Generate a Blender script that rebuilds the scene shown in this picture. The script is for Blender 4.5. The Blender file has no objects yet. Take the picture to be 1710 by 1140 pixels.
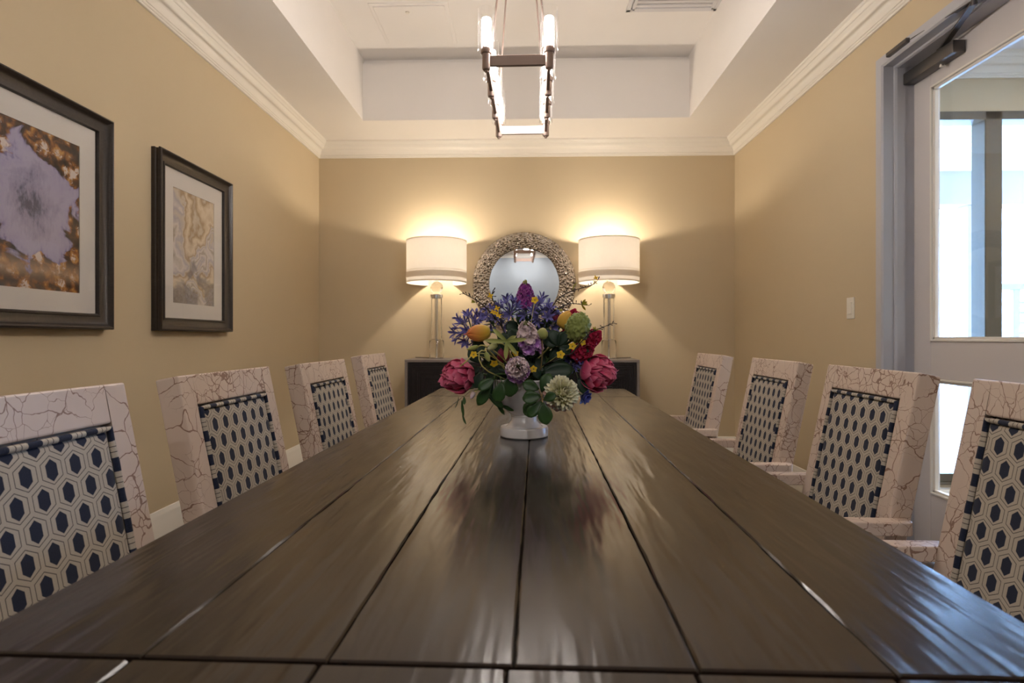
import bpy, bmesh, math, random
import numpy as np
from mathutils import Vector, Matrix, noise
random.seed(7)
PI = math.pi
S = bpy.context.scene
COL = S.collection

# ------------------------------------------------------------------ camera
EYE = 1.07; FPX = 950.0; TH = 0.02526
cam = bpy.data.cameras.new('camera'); cam_o = bpy.data.objects.new('camera', cam); COL.objects.link(cam_o)
cam.sensor_width = 36.0; cam.lens = 20.0; cam.shift_y = -7/1710
cam.clip_start = 0.02
cam_o.location = (0, 0, EYE); cam_o.rotation_euler = (PI/2, 0, TH)
cam.dof.use_dof = True; cam.dof.focus_distance = 1.75; cam.dof.aperture_fstop = 5.6
S.camera = cam_o

# ------------------------------------------------------------------ world, exposure
W = bpy.data.worlds.new('sky'); S.world = W; W.use_nodes = True
bg = W.node_tree.nodes['Background']
bg.inputs[0].default_value = (0.32, 0.54, 1.0, 1); bg.inputs[1].default_value = 27.0
S.view_settings.view_transform = 'Standard'; S.view_settings.look = 'None'
S.view_settings.gamma = 1.0; S.view_settings.use_curve_mapping = False
S.view_settings.exposure = 0.6
S.cycles.use_denoising = True
S.cycles.max_bounces = 10; S.cycles.diffuse_bounces = 5; S.cycles.glossy_bounces = 5
S.cycles.transmission_bounces = 8; S.cycles.transparent_max_bounces = 16
S.cycles.sample_clamp_indirect = 6.0
S.cycles.caustics_reflective = False; S.cycles.caustics_refractive = False
CHANDELIER_W = 105.0     # emission strength of the frosted tubes
LAMP_W = 17.0           # watts of each table-lamp bulb
FILL_W = 8.0           # watts of each added fill light behind the camera

# ------------------------------------------------------------------ places
XL, XR, YB, YF = -1.81, 1.786, 4.925, -1.35
ZS, ZT = 2.757, 3.24                    # soffit, tray ceiling
TXL, TXR, TYB, TYF = -1.272, 1.252, 4.40, -0.80
BETA = 0.0179
TR = Vector((math.cos(BETA), -math.sin(BETA), 0)); TA = Vector((math.sin(BETA), math.cos(BETA), 0))
def T(lat, along, z=0.0): return TR*lat + TA*along + Vector((0, 0, z))
def at(px, py, d):                       # a point of the photo at distance d in front of the lens
    xr = (px-855)/FPX*d
    return Vector((xr*math.cos(TH)-d*math.sin(TH), xr*math.sin(TH)+d*math.cos(TH), EYE+(563-py)/FPX*d))

# ------------------------------------------------------------------ object helpers
def link(o, parent=None):
    COL.objects.link(o)
    if parent: o.parent = parent
    return o
def thing(name, label, cat, loc=(0, 0, 0), rotz=0, group=None, kind=None):
    o = link(bpy.data.objects.new(name, None)); o.empty_display_size = .05
    o.location = loc; o.rotation_euler = (0, 0, rotz)
    return tag(o, label, cat, group, kind)
def tag(o, label=None, cat=None, group=None, kind=None):
    if label: o['label'] = label
    if cat: o['category'] = cat
    if group: o['group'] = group
    if kind: o['kind'] = kind
    return o
def obj(name, bm, mat, parent=None, smooth=False, label=None):
    me = bpy.data.meshes.new(name)
    bmesh.ops.recalc_face_normals(bm, faces=bm.faces)
    bm.to_mesh(me); bm.free()
    if isinstance(mat, (list, tuple)):
        for m in mat: me.materials.append(m)
    else: me.materials.append(mat)
    if smooth:
        for p in me.polygons: p.use_smooth = True
        if smooth != 'all': me.set_sharp_from_angle(angle=math.radians(40))
    o = link(bpy.data.objects.new(name, me), parent)
    if label: o['label'] = label
    return o
def struct(name, bm, mat, parent=None, smooth=False):
    o = obj(name, bm, mat, parent, smooth)
    o['kind'] = 'structure'
    return o
def dup(root, loc=None, rotz=None, label=None):
    r = root.copy(); COL.objects.link(r)
    for ch in list(root.children):
        c = ch.copy(); COL.objects.link(c); c.parent = r
        for g in list(ch.children):
            d = g.copy(); COL.objects.link(d); d.parent = c
    if loc is not None: r.location = loc
    if rotz is not None: r.rotation_euler = (0, 0, rotz)
    if label: r['label'] = label
    return r
def NB():
    bm = bmesh.new(); bm.loops.layers.uv.new('UVMap'); return bm

# ------------------------------------------------------------------ mesh helpers
def box(bm, lo, hi, bev=0.0, seg=2, M=None, mi=0):
    lo = Vector(lo); hi = Vector(hi)
    t = bmesh.new()
    vs = [t.verts.new((x, y, z)) for x in (lo.x, hi.x) for y in (lo.y, hi.y) for z in (lo.z, hi.z)]
    for f in ((0,1,3,2), (4,6,7,5), (0,4,5,1), (2,3,7,6), (0,2,6,4), (1,5,7,3)): t.faces.new([vs[i] for i in f])
    if bev: bmesh.ops.bevel(t, geom=list(t.edges), offset=bev, segments=seg, affect='EDGES', profile=.5, clamp_overlap=True)
    merge(bm, t, M, mi)
def merge(bm, t, M=None, mi=0):
    if M is not None: bmesh.ops.transform(t, matrix=M, verts=t.verts)
    mp = {}
    for v in t.verts: mp[v] = bm.verts.new(v.co)
    us = t.loops.layers.uv.active; ud = bm.loops.layers.uv.active
    for f in t.faces:
        try: nf = bm.faces.new([mp[v] for v in f.verts])
        except ValueError: continue
        nf.material_index = mi if mi else f.material_index; nf.smooth = f.smooth
        if us and ud:
            for a, b in zip(nf.loops, f.loops): a[ud].uv = b[us].uv
    t.free()
def prism(bm, pts, axis, a, b, mi=0):
    def P(p, t):
        if axis == 'x': return (t, p[0], p[1])
        if axis == 'y': return (p[0], t, p[1])
        return (p[0], p[1], t)
    A = [bm.verts.new(P(p, a)) for p in pts]; B = [bm.verts.new(P(p, b)) for p in pts]
    n = len(pts)
    for i in range(n):
        f = bm.faces.new((A[i], A[(i+1) % n], B[(i+1) % n], B[i])); f.material_index = mi
    bm.faces.new(A[::-1]).material_index = mi; bm.faces.new(B).material_index = mi
def lathe(bm, prof, n=32, c=(0, 0, 0), M=None, close=False):
    t = bmesh.new(); rings = []
    for r, z in prof:
        if r < 1e-6: rings.append([t.verts.new((c[0], c[1], c[2]+z))])
        else: rings.append([t.verts.new((c[0]+r*math.cos(2*PI*i/n), c[1]+r*math.sin(2*PI*i/n), c[2]+z)) for i in range(n)])
    pairs = list(zip(rings, rings[1:])) + ([(rings[-1], rings[0])] if close else [])
    for A, B in pairs:
        for i in range(n):
            j = (i+1) % n
            if len(A) == 1 and len(B) == 1: continue
            if len(A) == 1: t.faces.new((A[0], B[i], B[j]))
            elif len(B) == 1: t.faces.new((A[i], A[j], B[0]))
            else: t.faces.new((A[i], A[j], B[j], B[i]))
    merge(bm, t, M)
def tube(bm, pts, r, n=8, r2=None, cap=True, closed=False, uvscale=None):
    pts = [Vector(p) for p in pts]; m = len(pts)
    rs = [r if r2 is None else r+(r2-r)*i/(m-1) for i in range(m)]
    ring = []; up = Vector((0, 0, 1)); prev = None; L = 0; Ls = []
    uvl = bm.loops.layers.uv.active
    for i, p in enumerate(pts):
        a = pts[(i-1) % m] if (closed or i > 0) else p
        b = pts[(i+1) % m] if (closed or i < m-1) else p
        d = (b-a)
        d = d.normalized() if d.length > 1e-9 else Vector((0, 0, 1))
        if prev is None:
            x = d.cross(up)
            if x.length < 1e-3: x = d.cross(Vector((1, 0, 0)))
        else: x = prev - d*prev.dot(d)
        x.normalize(); prev = x; y = d.cross(x)
        if i: L += (p-pts[i-1]).length
        Ls.append(L)
        ring.append([bm.verts.new(p+(x*math.cos(2*PI*k/n)+y*math.sin(2*PI*k/n))*rs[i]) for k in range(n)])
    last = m if closed else m-1
    for i in range(last):
        A, B = ring[i], ring[(i+1) % m]
        for k in range(n):
            f = bm.faces.new((A[k], A[(k+1) % n], B[(k+1) % n], B[k]))
            if uvl and uvscale:
                la, lb = Ls[i], Ls[i+1] if i+1 < m else Ls[i]+.03
                for lp, uv in zip(f.loops, ((la, k), (la, k+1), (lb, k+1), (lb, k))): lp[uvl].uv = (uv[0]*.82, (uv[1]-n/2)*uvscale)
    if cap and not closed:
        bm.faces.new(ring[0][::-1]); bm.faces.new(ring[-1])
def bez(a, b, c, n=8):
    a, b, c = Vector(a), Vector(b), Vector(c)
    return [a*(1-t)**2+b*2*t*(1-t)+c*t*t for t in [i/n for i in range(n+1)]]
def frame_of(d, roll=0.0):               # matrix whose z axis is d
    d = Vector(d).normalized(); q = d.to_track_quat('Z', 'Y')
    return q.to_matrix().to_4x4() @ Matrix.Rotation(roll, 4, 'Z')

# ------------------------------------------------------------------ material helpers
class N:
    def __init__(s, name):
        s.m = bpy.data.materials.new(name); s.m.use_nodes = True
        s.t = s.m.node_tree; s.b = s.t.nodes['Principled BSDF']; s.out = s.t.nodes['Material Output']
    def n(s, typ, **kw):
        o = s.t.nodes.new('ShaderNode'+typ)
        for k, v in kw.items(): setattr(o, k, v)
        return o
    def l(s, a, b): s.t.links.new(a, b)
    def setv(s, sock, v):
        if hasattr(v, 'is_linked') or isinstance(v, bpy.types.NodeSocket): s.l(v, sock)
        else: sock.default_value = v
    def math(s, op, a, b=None, c=None, clamp=False):
        o = s.n('Math', operation=op, use_clamp=clamp); s.setv(o.inputs[0], a)
        if b is not None: s.setv(o.inputs[1], b)
        if c is not None: s.setv(o.inputs[2], c)
        return o.outputs[0]
    def mix(s, f, a, b):
        o = s.n('Mix', data_type='RGBA'); s.setv(o.inputs[0], f)
        for k, v in ((6, a), (7, b)): s.setv(o.inputs[k], v if not isinstance(v, tuple) else (*v, 1) if len(v) == 3 else v)
        return o.outputs[2]
    def ramp(s, f, stops, interp='LINEAR'):
        o = s.n('ValToRGB'); s.l(f, o.inputs[0]); o.color_ramp.interpolation = interp
        e = o.color_ramp.elements
        while len(e) < len(stops): e.new(.5)
        for k, (p, c) in zip(e, stops): k.position = p; k.color = (*c, 1) if len(c) == 3 else c
        return o.outputs[0]
    def coord(s, kind='Object', scale=(1, 1, 1), rand=False, rot=(0, 0, 0)):
        o = s.n('TexCoord').outputs[kind]
        mp = s.n('Mapping'); s.l(o, mp.inputs[0]); mp.inputs['Scale'].default_value = scale; mp.inputs['Rotation'].default_value = rot
        if rand:
            oi = s.n('ObjectInfo'); v = s.n('VectorMath', operation='SCALE')
            cx = s.n('CombineXYZ'); s.l(oi.outputs['Random'], cx.inputs[0]); s.l(oi.outputs['Random'], cx.inputs[1])
            s.l(cx.outputs[0], v.inputs[0]); v.inputs['Scale'].default_value = 37.0
            s.l(v.outputs[0], mp.inputs['Location'])
        return mp.outputs[0]
    def noise(s, vec, scale=5, detail=3, rough=.5, dist=0.0):
        o = s.n('TexNoise'); s.l(vec, o.inputs['Vector']); o.inputs['Scale'].default_value = scale
        o.inputs['Detail'].default_value = detail; o.inputs['Roughness'].default_value = rough; o.inputs['Distortion'].default_value = dist
        return o.outputs['Fac'], o.outputs['Color']
    def voro(s, vec, scale=5, feature='F1'):
        o = s.n('TexVoronoi', feature=feature); s.l(vec, o.inputs['Vector']); o.inputs['Scale'].default_value = scale
        return o.outputs['Distance']
    def bump(s, h, strength=.2, dist=.01):
        o = s.n('Bump'); o.inputs['Strength'].default_value = strength; o.inputs['Distance'].default_value = dist
        s.l(h, o.inputs['Height']); s.l(o.outputs[0], s.b.inputs['Normal']); return o
    def base(s, c): s.setv(s.b.inputs['Base Color'], (*c, 1) if isinstance(c, tuple) and len(c) == 3 else c); return s
    def p(s, **kw):
        for k, v in kw.items(): s.setv(s.b.inputs[{'rough': 'Roughness', 'metal': 'Metallic', 'spec': 'Specular IOR Level', 'ior': 'IOR', 'trans': 'Transmission Weight', 'coat': 'Coat Weight', 'coatr': 'Coat Roughness', 'alpha': 'Alpha', 'sheen': 'Sheen Weight'}[k]], v)
        return s
def srgb(r, g, b):
    f = lambda c: (c/255/12.92) if c/255 <= .04045 else ((c/255+.055)/1.055)**2.4
    return (f(r), f(g), f(b))
def plain(name, c, rough=.5, **kw):
    n = N(name).base(c).p(rough=rough, **kw)
    return n.m
def paint(name, c, rough=.7, bump=.06, spec=.3):
    n = N(name); v = n.coord(); f, _ = n.noise(v, 3, 4); n.base(n.mix(f, tuple(x*.97 for x in c), tuple(min(1, x*1.03) for x in c)))
    h, _ = n.noise(v, 420, 2); n.bump(h, bump, .002); n.p(rough=rough, spec=spec); return n.m
def glass_sheet(name, tint=(1, 1, 1), refl=1.0):   # a thin clear pane
    n = N(name); tr = n.n('BsdfTransparent'); tr.inputs[0].default_value = (*tint, 1)
    gl = n.n('BsdfGlossy'); gl.inputs['Roughness'].default_value = .02
    lw = n.n('LayerWeight'); lw.inputs[0].default_value = .5
    fr = n.math('ADD', .04, n.math('MULTIPLY', n.math('POWER', lw.outputs['Facing'], 5.0), .96))
    mx = n.n('MixShader'); n.l(n.math('MULTIPLY', fr, refl), mx.inputs[0]); n.l(tr.outputs[0], mx.inputs[1]); n.l(gl.outputs[0], mx.inputs[2])
    n.l(mx.outputs[0], n.out.inputs[0]); return n.m
def emit(name, c, s):
    n = N(name); e = n.n('Emission'); e.inputs[0].default_value = (*c, 1); e.inputs[1].default_value = s
    n.l(e.outputs[0], n.out.inputs[0]); return n.m

# ------------------------------------------------------------------ materials
M_wall = paint('tan_wall_paint', (.55, .448, .300), .62)
M_tinted_wall = paint('daylight_tinted_wall', (.31, .34, .37), .62)  # blue daylight on the tan front wall put into its colour
M_ceil = paint('warm_white_ceiling_paint', (.80, .765, .73), .8)
M_trim = paint('white_trim_enamel', (.78, .74, .67), .35, .02, .5)
M_doorpaint = paint('white_door_enamel', (.64, .60, .59), .38, .02, .5)
M_jamb = paint('grey_metal_frame_enamel', (.44, .44, .47), .28, .02, .5)
def mk_floor():
    n = N('brown_carpet'); v = n.coord(); f, _ = n.noise(v, 90, 4); g, _ = n.noise(v, 4, 3)
    n.base(n.mix(n.math('MULTIPLY', f, g), (.10, .075, .055), (.26, .20, .15))); n.bump(f, .5, .004); n.p(rough=.95, spec=.1); return n.m
M_floor = mk_floor()
def mk_wood_floor():
    n = N('grey_brown_wood_floor'); v = n.coord(scale=(1, 9, 1)); f, _ = n.noise(v, 3, 5)
    n.base(n.mix(f, (.12, .09, .07), (.28, .22, .18))); n.p(rough=.35); return n.m
M_wfloor = mk_wood_floor()
def mk_table():
    n = N('dark_scraped_wood'); v = n.coord(scale=(1, .16, 1)); f, _ = n.noise(v, 9, 5, .6, .5); g, _ = n.noise(n.coord(scale=(1, .06, 1)), 90, 3, .6)
    k, _ = n.noise(n.coord(), 2.6, 3)
    c = n.mix(f, (.004, .0027, .0023), (.018, .0105, .0075)); c = n.mix(n.math('MULTIPLY', g, .5), c, (.036, .021, .014))
    c = n.mix(n.math('MULTIPLY', k, .35), c, (.009, .0075, .0065))
    pit = n.voro(n.coord(scale=(1, .45, 1)), 55); pm, _ = n.noise(n.coord(), 7, 2)
    pit = n.math('MULTIPLY', n.math('LESS_THAN', pit, .16), n.math('GREATER_THAN', pm, .54))
    c = n.mix(pit, c, (.004, .003, .003)); n.base(c)
    w1, _ = n.noise(n.coord(scale=(1, .11, 1)), 27, 2, .5, .12)      # long scraped hollows
    w2, _ = n.noise(n.coord(scale=(1, .2, 1)), 45, 2)
    h = n.math('ADD', n.math('MULTIPLY', w1, .8), n.math('MULTIPLY', w2, .14)); h = n.math('ADD', h, n.math('MULTIPLY', g, .02))
    h = n.math('SUBTRACT', h, n.math('MULTIPLY', pit, .20))
    n.bump(h, .75, .0055); r, _ = n.noise(n.coord(scale=(1, .3, 1)), 20, 3)
    n.p(rough=n.math('ADD', .15, n.math('MULTIPLY', r, .12)), spec=.46); return n.m
M_table = mk_table()
M_dark = plain('plain_dark_wood', (.010, .007, .005), .6)  # even dark brown of the table apron
def mk_crackle():
    n = N('crackled_cream_paint'); v = n.coord(rand=True)
    _, nc = n.noise(v, 9, 3); vm = n.n('VectorMath', operation='MULTIPLY_ADD'); n.l(nc, vm.inputs[0]); vm.inputs[1].default_value = (.07, .07, .07); n.l(v, vm.inputs[2])
    _, nc2 = n.noise(v, 45, 2); vm2 = n.n('VectorMath', operation='MULTIPLY_ADD'); n.l(nc2, vm2.inputs[0]); vm2.inputs[1].default_value = (.014, .014, .014); n.l(vm.outputs[0], vm2.inputs[2])
    a = n.voro(vm2.outputs[0], 12, 'DISTANCE_TO_EDGE'); b = n.voro(vm2.outputs[0], 29, 'DISTANCE_TO_EDGE')
    ma, _ = n.noise(v, 6, 2); mb, _ = n.noise(v, 5, 2)
    wa = n.math('MULTIPLY', n.math('SUBTRACT', ma, .28), .06); wb = n.math('MULTIPLY', n.math('SUBTRACT', mb, .42), .15)
    ca = n.math('LESS_THAN', a, wa); cb = n.math('LESS_THAN', b, wb)
    cr = n.math('MAXIMUM', ca, cb)
    s1, _ = n.noise(v, 3.5, 4, .6); s2, _ = n.noise(n.coord(scale=(1, 1, .12), rand=True), 40, 3)
    base = n.mix(s1, (.50, .385, .31), (.67, .555, .485)); base = n.mix(n.math('MULTIPLY', s2, .35), base, (.67, .565, .485))
    st = n.math('MULTIPLY', n.math('SUBTRACT', s1, .5, clamp=True), 1.2, clamp=True); base = n.mix(st, base, (.40, .26, .18))
    n.base(n.mix(n.math('MULTIPLY', cr, .85), base, (.20, .10, .065))); n.bump(n.math('SUBTRACT', 1, cr), .35, .0015)
    n.p(rough=.42, spec=.45); return n.m
M_crackle = mk_crackle()
def mk_fabric():
    n = N('navy_hexagon_fabric'); uv = n.n('TexCoord').outputs['UV']; sp = n.n('SeparateXYZ'); n.l(uv, sp.inputs[0])
    w, rp = .050, .0455; H = rp*2/3
    def metric(off, k):
        u = n.math('ADD', n.math('DIVIDE', sp.outputs[0], w), off); v = n.math('ADD', n.math('DIVIDE', sp.outputs[1], 2*rp), off)
        du = n.math('ABSOLUTE', n.math('SUBTRACT', u, n.math('ROUND', u))); dv = n.math('ABSOLUTE', n.math('SUBTRACT', v, n.math('ROUND', v)))
        a = n.math('MULTIPLY', du, 2.0); b = n.math('MULTIPLY', dv, 2*rp/H*k)
        return n.math('MAXIMUM', a, n.math('ADD', n.math('MULTIPLY', a, .5), b))
    m = n.math('MINIMUM', metric(0, 1), metric(.5, 1)); mn = n.math('MINIMUM', metric(0, .70), metric(.5, .70))
    navy = n.math('LESS_THAN', mn, .455)
    line = n.math('MULTIPLY', n.math('GREATER_THAN', m, .80), n.math('LESS_THAN', m, .85))
    wv = n.noise(uv, 700, 2)[0]
    cream = n.mix(wv, (.36, .31, .25), (.52, .46, .385)); blue = n.mix(wv, (.006, .009, .022), (.030, .036, .065))
    c = n.mix(line, cream, (.05, .045, .05)); c = n.mix(navy, c, blue); n.base(c); n.bump(wv, .4, .001); n.p(rough=.9, spec=.15, sheen=.1); return n.m
M_fabric = mk_fabric()
M_bronze = plain('brushed_bronze', (.34, .25, .215), .42, metal=.5)
M_bronze_dark = plain('dark_bronze', (.10, .075, .06), .35, metal=1.0)
M_chrome = plain('polished_chrome', (.85, .84, .82), .08, metal=1.0)
M_closer = plain('bronze_grey_closer', (.12, .11, .105), .35, metal=.8)
M_crystal = plain('clear_crystal', (1, .985, .95), .02, trans=1.0, ior=1.46)
def mk_tubeglass():
    n = N('clear_shade_glass'); tr = n.n('BsdfTransparent'); gl = n.n('BsdfGlossy'); gl.inputs['Roughness'].default_value = .03; tl = n.n('BsdfTranslucent'); tl.inputs[0].default_value = (.9, .88, .9, 1)
    lw = n.n('LayerWeight'); lw.inputs[0].default_value = .5; f = lw.outputs['Facing']
    a = n.n('MixShader'); n.l(n.math('MULTIPLY', n.math('POWER', f, 2.0), .011), a.inputs[0]); n.l(tr.outputs[0], a.inputs[1]); n.l(tl.outputs[0], a.inputs[2])
    b = n.n('MixShader'); n.l(n.math('ADD', .04, n.math('MULTIPLY', n.math('POWER', f, 5.0), .9)), b.inputs[0]); n.l(a.outputs[0], b.inputs[1]); n.l(gl.outputs[0], b.inputs[2])
    n.l(b.outputs[0], n.out.inputs[0]); return n.m
M_tubeglass = mk_tubeglass()
M_pane = glass_sheet('window_glass', (.97, .985, .98))
M_picglass = glass_sheet('picture_glass', (.98, .98, .98), .55)
M_tubelight = emit('frosted_tube_glow', (1.0, .91, .84), CHANDELIER_W)
M_bulb = emit('warm_bulb_glow', (1.0, .80, .56), 8.0)
M_mirror = plain('mirror_silver', (.86, .88, .89), .0, metal=1.0)
M_hammer = plain('hammered_champagne_silver', (.42, .37, .32), .18, metal=1.0)
M_plastic = plain('white_plastic', (.74, .70, .62), .35)
M_vent = plain('grey_white_vent_enamel', (.62, .60, .60), .45)
def mk_shade(name='white_linen_shade', ca=(.86, .83, .80), cb=(.92, .90, .87)):
    n = N(name); v = n.coord(scale=(1, 1, 1)); f, _ = n.noise(n.coord(scale=(60, 60, 4)), 6, 2)
    c = n.mix(f, ca, cb)
    d = n.n('BsdfDiffuse'); t = n.n('BsdfTranslucent'); n.l(c, d.inputs[0]); n.l(c, t.inputs[0])
    mx = n.n('MixShader'); mx.inputs[0].default_value = .54; n.l(d.outputs[0], mx.inputs[1]); n.l(t.outputs[0], mx.inputs[2]); n.l(mx.outputs[0], n.out.inputs[0]); return n.m
M_shade = mk_shade()
M_band = mk_shade('beige_ribbon_trim', (.76, .70, .62), (.82, .77, .70))
def mk_frame():
    n = N('antiqued_black_frame'); v = n.coord(scale=(1, 14, 14)); f, _ = n.noise(n.coord(), 60, 5, .7); g, _ = n.noise(v, 9, 4, .65)
    n.base(n.mix(n.math('MULTIPLY', f, g), (.010, .0075, .007), (.075, .055, .044))); n.p(rough=.34, spec=.45); return n.m
M_frame = mk_frame()
M_mat = paint('off_white_mat_board', (.66, .62, .585), .85, .03)
def mk_art1():
    n = N('violet_and_amber_agate_print'); uv = n.coord('UV'); sp = n.n('SeparateXYZ'); n.l(uv, sp.inputs[0])
    f, _ = n.noise(uv, 2.3, 4, .55, .8); d, _ = n.noise(uv, 16, 5, .7, .8); r, _ = n.noise(uv, 9, 6, .68, .35); st, _ = n.noise(n.coord('UV', scale=(1, .35, 1), rot=(0, 0, .6)), 26, 4, .7)
    dx = n.math('DIVIDE', n.math('SUBTRACT', sp.outputs[0], .46), .56); dy = n.math('DIVIDE', n.math('SUBTRACT', sp.outputs[1], .86), .60)
    q = n.math('SQRT', n.math('ADD', n.math('MULTIPLY', dx, dx), n.math('MULTIPLY', dy, dy)))
    q = n.math('ADD', q, n.math('MULTIPLY', n.math('SUBTRACT', f, .5), 1.9))
    inner = n.ramp(n.math('ADD', n.math('MULTIPLY', q, .72), n.math('MULTIPLY', n.math('SUBTRACT', st, .5), .55)), [(0, (.10, .10, .16)), (.18, (.30, .28, .42)), (.40, (.40, .37, .52)), (.58, (.36, .33, .50)), (.72, (.16, .15, .33))])
    big, _ = n.noise(uv, 4.5, 2, .5)
    rim = n.ramp(n.math('ADD', n.math('MULTIPLY', big, .55), n.math('MULTIPLY', r, .45)), [(.38, (.016, .010, .009)), (.47, (.065, .028, .015)), (.53, (.26, .10, .025)), (.58, (.50, .26, .07)), (.64, (.20, .07, .025)), (.72, (.05, .025, .018))])
    rim = n.mix(n.ramp(n.math('ADD', n.math('MULTIPLY', big, .6), n.math('MULTIPLY', d, .4)), [(.545, (0, 0, 0)), (.59, (.9, .9, .9))]), rim, (.68, .60, .58))
    low = n.math('MULTIPLY', n.math('LESS_THAN', sp.outputs[1], .34), .75)
    glow = n.ramp(sp.outputs[1], [(.08, (0, 0, 0)), (.20, (.75, .75, .75)), (.34, (0, 0, 0))])
    rim = n.mix(n.math('MULTIPLY', glow, .8), rim, n.mix(d, (.30, .17, .08), (.74, .55, .40)))
    n.base(n.mix(n.ramp(q, [(.86, (0, 0, 0)), (.93, (1, 1, 1))]), inner, rim)); n.p(rough=.5, spec=.2); return n.m
def mk_art2():
    n = N('beige_and_lilac_agate_print'); uv = n.coord('UV'); sp = n.n('SeparateXYZ'); n.l(uv, sp.inputs[0])
    _, wc = n.noise(uv, 3.4, 3, .5); vm = n.n('VectorMath', operation='MULTIPLY_ADD'); n.l(wc, vm.inputs[0]); vm.inputs[1].default_value = (.55, .55, 0); n.l(uv, vm.inputs[2])
    v = n.voro(vm.outputs[0], 2.6, 'SMOOTH_F1'); g, _ = n.noise(uv, 22, 4, .6); f, _ = n.noise(uv, 2.4, 3, .5, .5)
    ring = n.math('PINGPONG', n.math('ADD', n.math('MULTIPLY', v, 3.2), n.math('MULTIPLY', g, .10)), 1.0)
    c = n.ramp(ring, [(0, (.66, .55, .42)), (.22, (.52, .40, .28)), (.34, (.36, .25, .15)), (.46, (.56, .48, .40)), (.62, (.40, .36, .40)), (.80, (.62, .55, .52)), (1, (.34, .29, .24))])
    hole = n.ramp(n.math('ADD', n.math('MULTIPLY', sp.outputs[1], .42), f), [(.56, (1, 1, 1)), (.63, (0, 0, 0))])
    n.base(n.mix(n.math('MULTIPLY', hole, .8), c, n.mix(g, (.05, .045, .045), (.34, .31, .32)))); n.p(rough=.5, spec=.2); return n.m
M_art1 = mk_art1(); M_art2 = mk_art2()
def mk_sb():
    n = N('dark_espresso_groove_wood'); v = n.coord(scale=(1, 1, 1)); f, _ = n.noise(v, 30, 4)
    n.base(n.mix(f, (.008, .006, .007), (.028, .022, .024))); n.p(rough=.42); return n.m
M_sb = mk_sb()
def mk_sbf():
    n = N('taupe_washed_wood'); f, _ = n.noise(n.coord(scale=(.2, 1, 1)), 40, 4)
    n.base(n.mix(f, (.16, .135, .125), (.26, .225, .205))); n.p(rough=.4); return n.m
M_sbf = mk_sbf()
M_brass = plain('champagne_pull', (.70, .55, .45), .3, metal=.9)
M_cord = plain('brown_cord', (.05, .035, .02), .6)
M_ceramic = plain('white_ceramic_glaze', (.80, .78, .79), .2, coat=.3, coatr=.1)
M_winframe = plain('dark_olive_window_frame', (.075, .062, .04), .4)
M_porch = paint('pale_grey_porch_paint', (.24, .19, .17), .6); M_porchc = paint('white_porch_ceiling_paint', (.62, .62, .62), .6)
M_deck = paint('pale_paving', (.74, .73, .72), .8)
M_rail = plain('blue_grey_lattice_paint', (.22, .26, .40), .5)
M_hedge = plain('hedge_green', (.012, .05, .022), .7)

# petals
def mk_petal(name, c0, c1, c2=None, rough=.55, noise_s=40, tip=.75):
    n = N(name); uv = n.n('TexCoord').outputs['UV']; sp = n.n('SeparateXYZ'); n.l(uv, sp.inputs[0])
    f, _ = n.noise(n.coord(), noise_s, 3)
    c = n.ramp(sp.outputs[1], [(0, c0), (tip, c1), (1, c2 or c1)])
    c = n.mix(n.math('MULTIPLY', f, .28), c, tuple(x*.5 for x in c1)); n.base(c); n.p(rough=rough, spec=.3, sheen=.15); return n.m
P_peony = mk_petal('raspberry_pink_petal', (.36, .012, .08), (.66, .06, .17), (.78, .20, .32))
P_dahlia = mk_petal('cream_green_petal', (.55, .56, .22), (.88, .85, .60), (.92, .89, .74))
P_dahlia_low = mk_petal('blush_petal', (.60, .50, .25), (.72, .50, .42), (.66, .40, .38))
P_tulip = mk_petal('orange_yellow_tulip_petal', (.62, .50, .04), (.80, .32, .07), (.74, .15, .06), noise_s=25, tip=.6)
P_tulip_y = mk_petal('yellow_tulip_petal', (.70, .45, .06), (.78, .45, .08), (.72, .22, .14), noise_s=25)
P_aga = mk_petal('violet_blue_petal', (.13, .125, .30), (.155, .14, .46), (.25, .23, .62))
P_blue = mk_petal('clear_blue_petal', (.05, .06, .30), (.06, .08, .42), (.14, .18, .55))
P_stock_p = mk_petal('purple_stock_petal', (.16, .015, .18), (.34, .05, .36), (.58, .18, .52))
P_stock_l = mk_petal('lilac_stock_petal', (.28, .07, .42), (.50, .22, .64), (.70, .48, .76))
P_stock_w = mk_petal('pale_pink_stock_petal', (.62, .52, .48), (.84, .66, .70), (.88, .74, .80))
P_red = mk_petal('crimson_petal', (.22, .004, .03), (.55, .014, .075), (.60, .025, .11))
P_dkred = mk_petal('maroon_bud_petal', (.14, .008, .02), (.26, .02, .06), (.30, .03, .08))
P_green = mk_petal('lime_green_petal', (.22, .28, .07), (.42, .44, .14), (.50, .50, .20))
P_cock = mk_petal('moss_green_plume', (.26, .31, .08), (.44, .48, .19), (.50, .54, .24), noise_s=120)
P_yellow = mk_petal('bright_yellow_petal', (.75, .42, .01), (.85, .58, .02), (.85, .60, .03))
P_bud = mk_petal('pale_bud_petal', (.24, .30, .06), (.52, .52, .26), (.70, .66, .48))
P_leaf = mk_petal('dark_green_leaf', (.016, .045, .010), (.030, .080, .018), (.035, .085, .020), rough=.35)
P_leafd = mk_petal('deep_green_leaf', (.006, .020, .008), (.010, .034, .014), (.012, .036, .015), rough=.4)
P_leafy = mk_petal('yellow_green_leaf', (.22, .24, .02), (.34, .32, .03), (.36, .33, .04))
M_stem = plain('green_stem', (.05, .10, .022), .5)
M_stemy = plain('pale_yellow_stem', (.50, .46, .16), .5)
M_twig = plain('dark_brown_twig', (.020, .013, .010), .7)
M_stemb = plain('tan_stem', (.28, .20, .09), .6)

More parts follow.
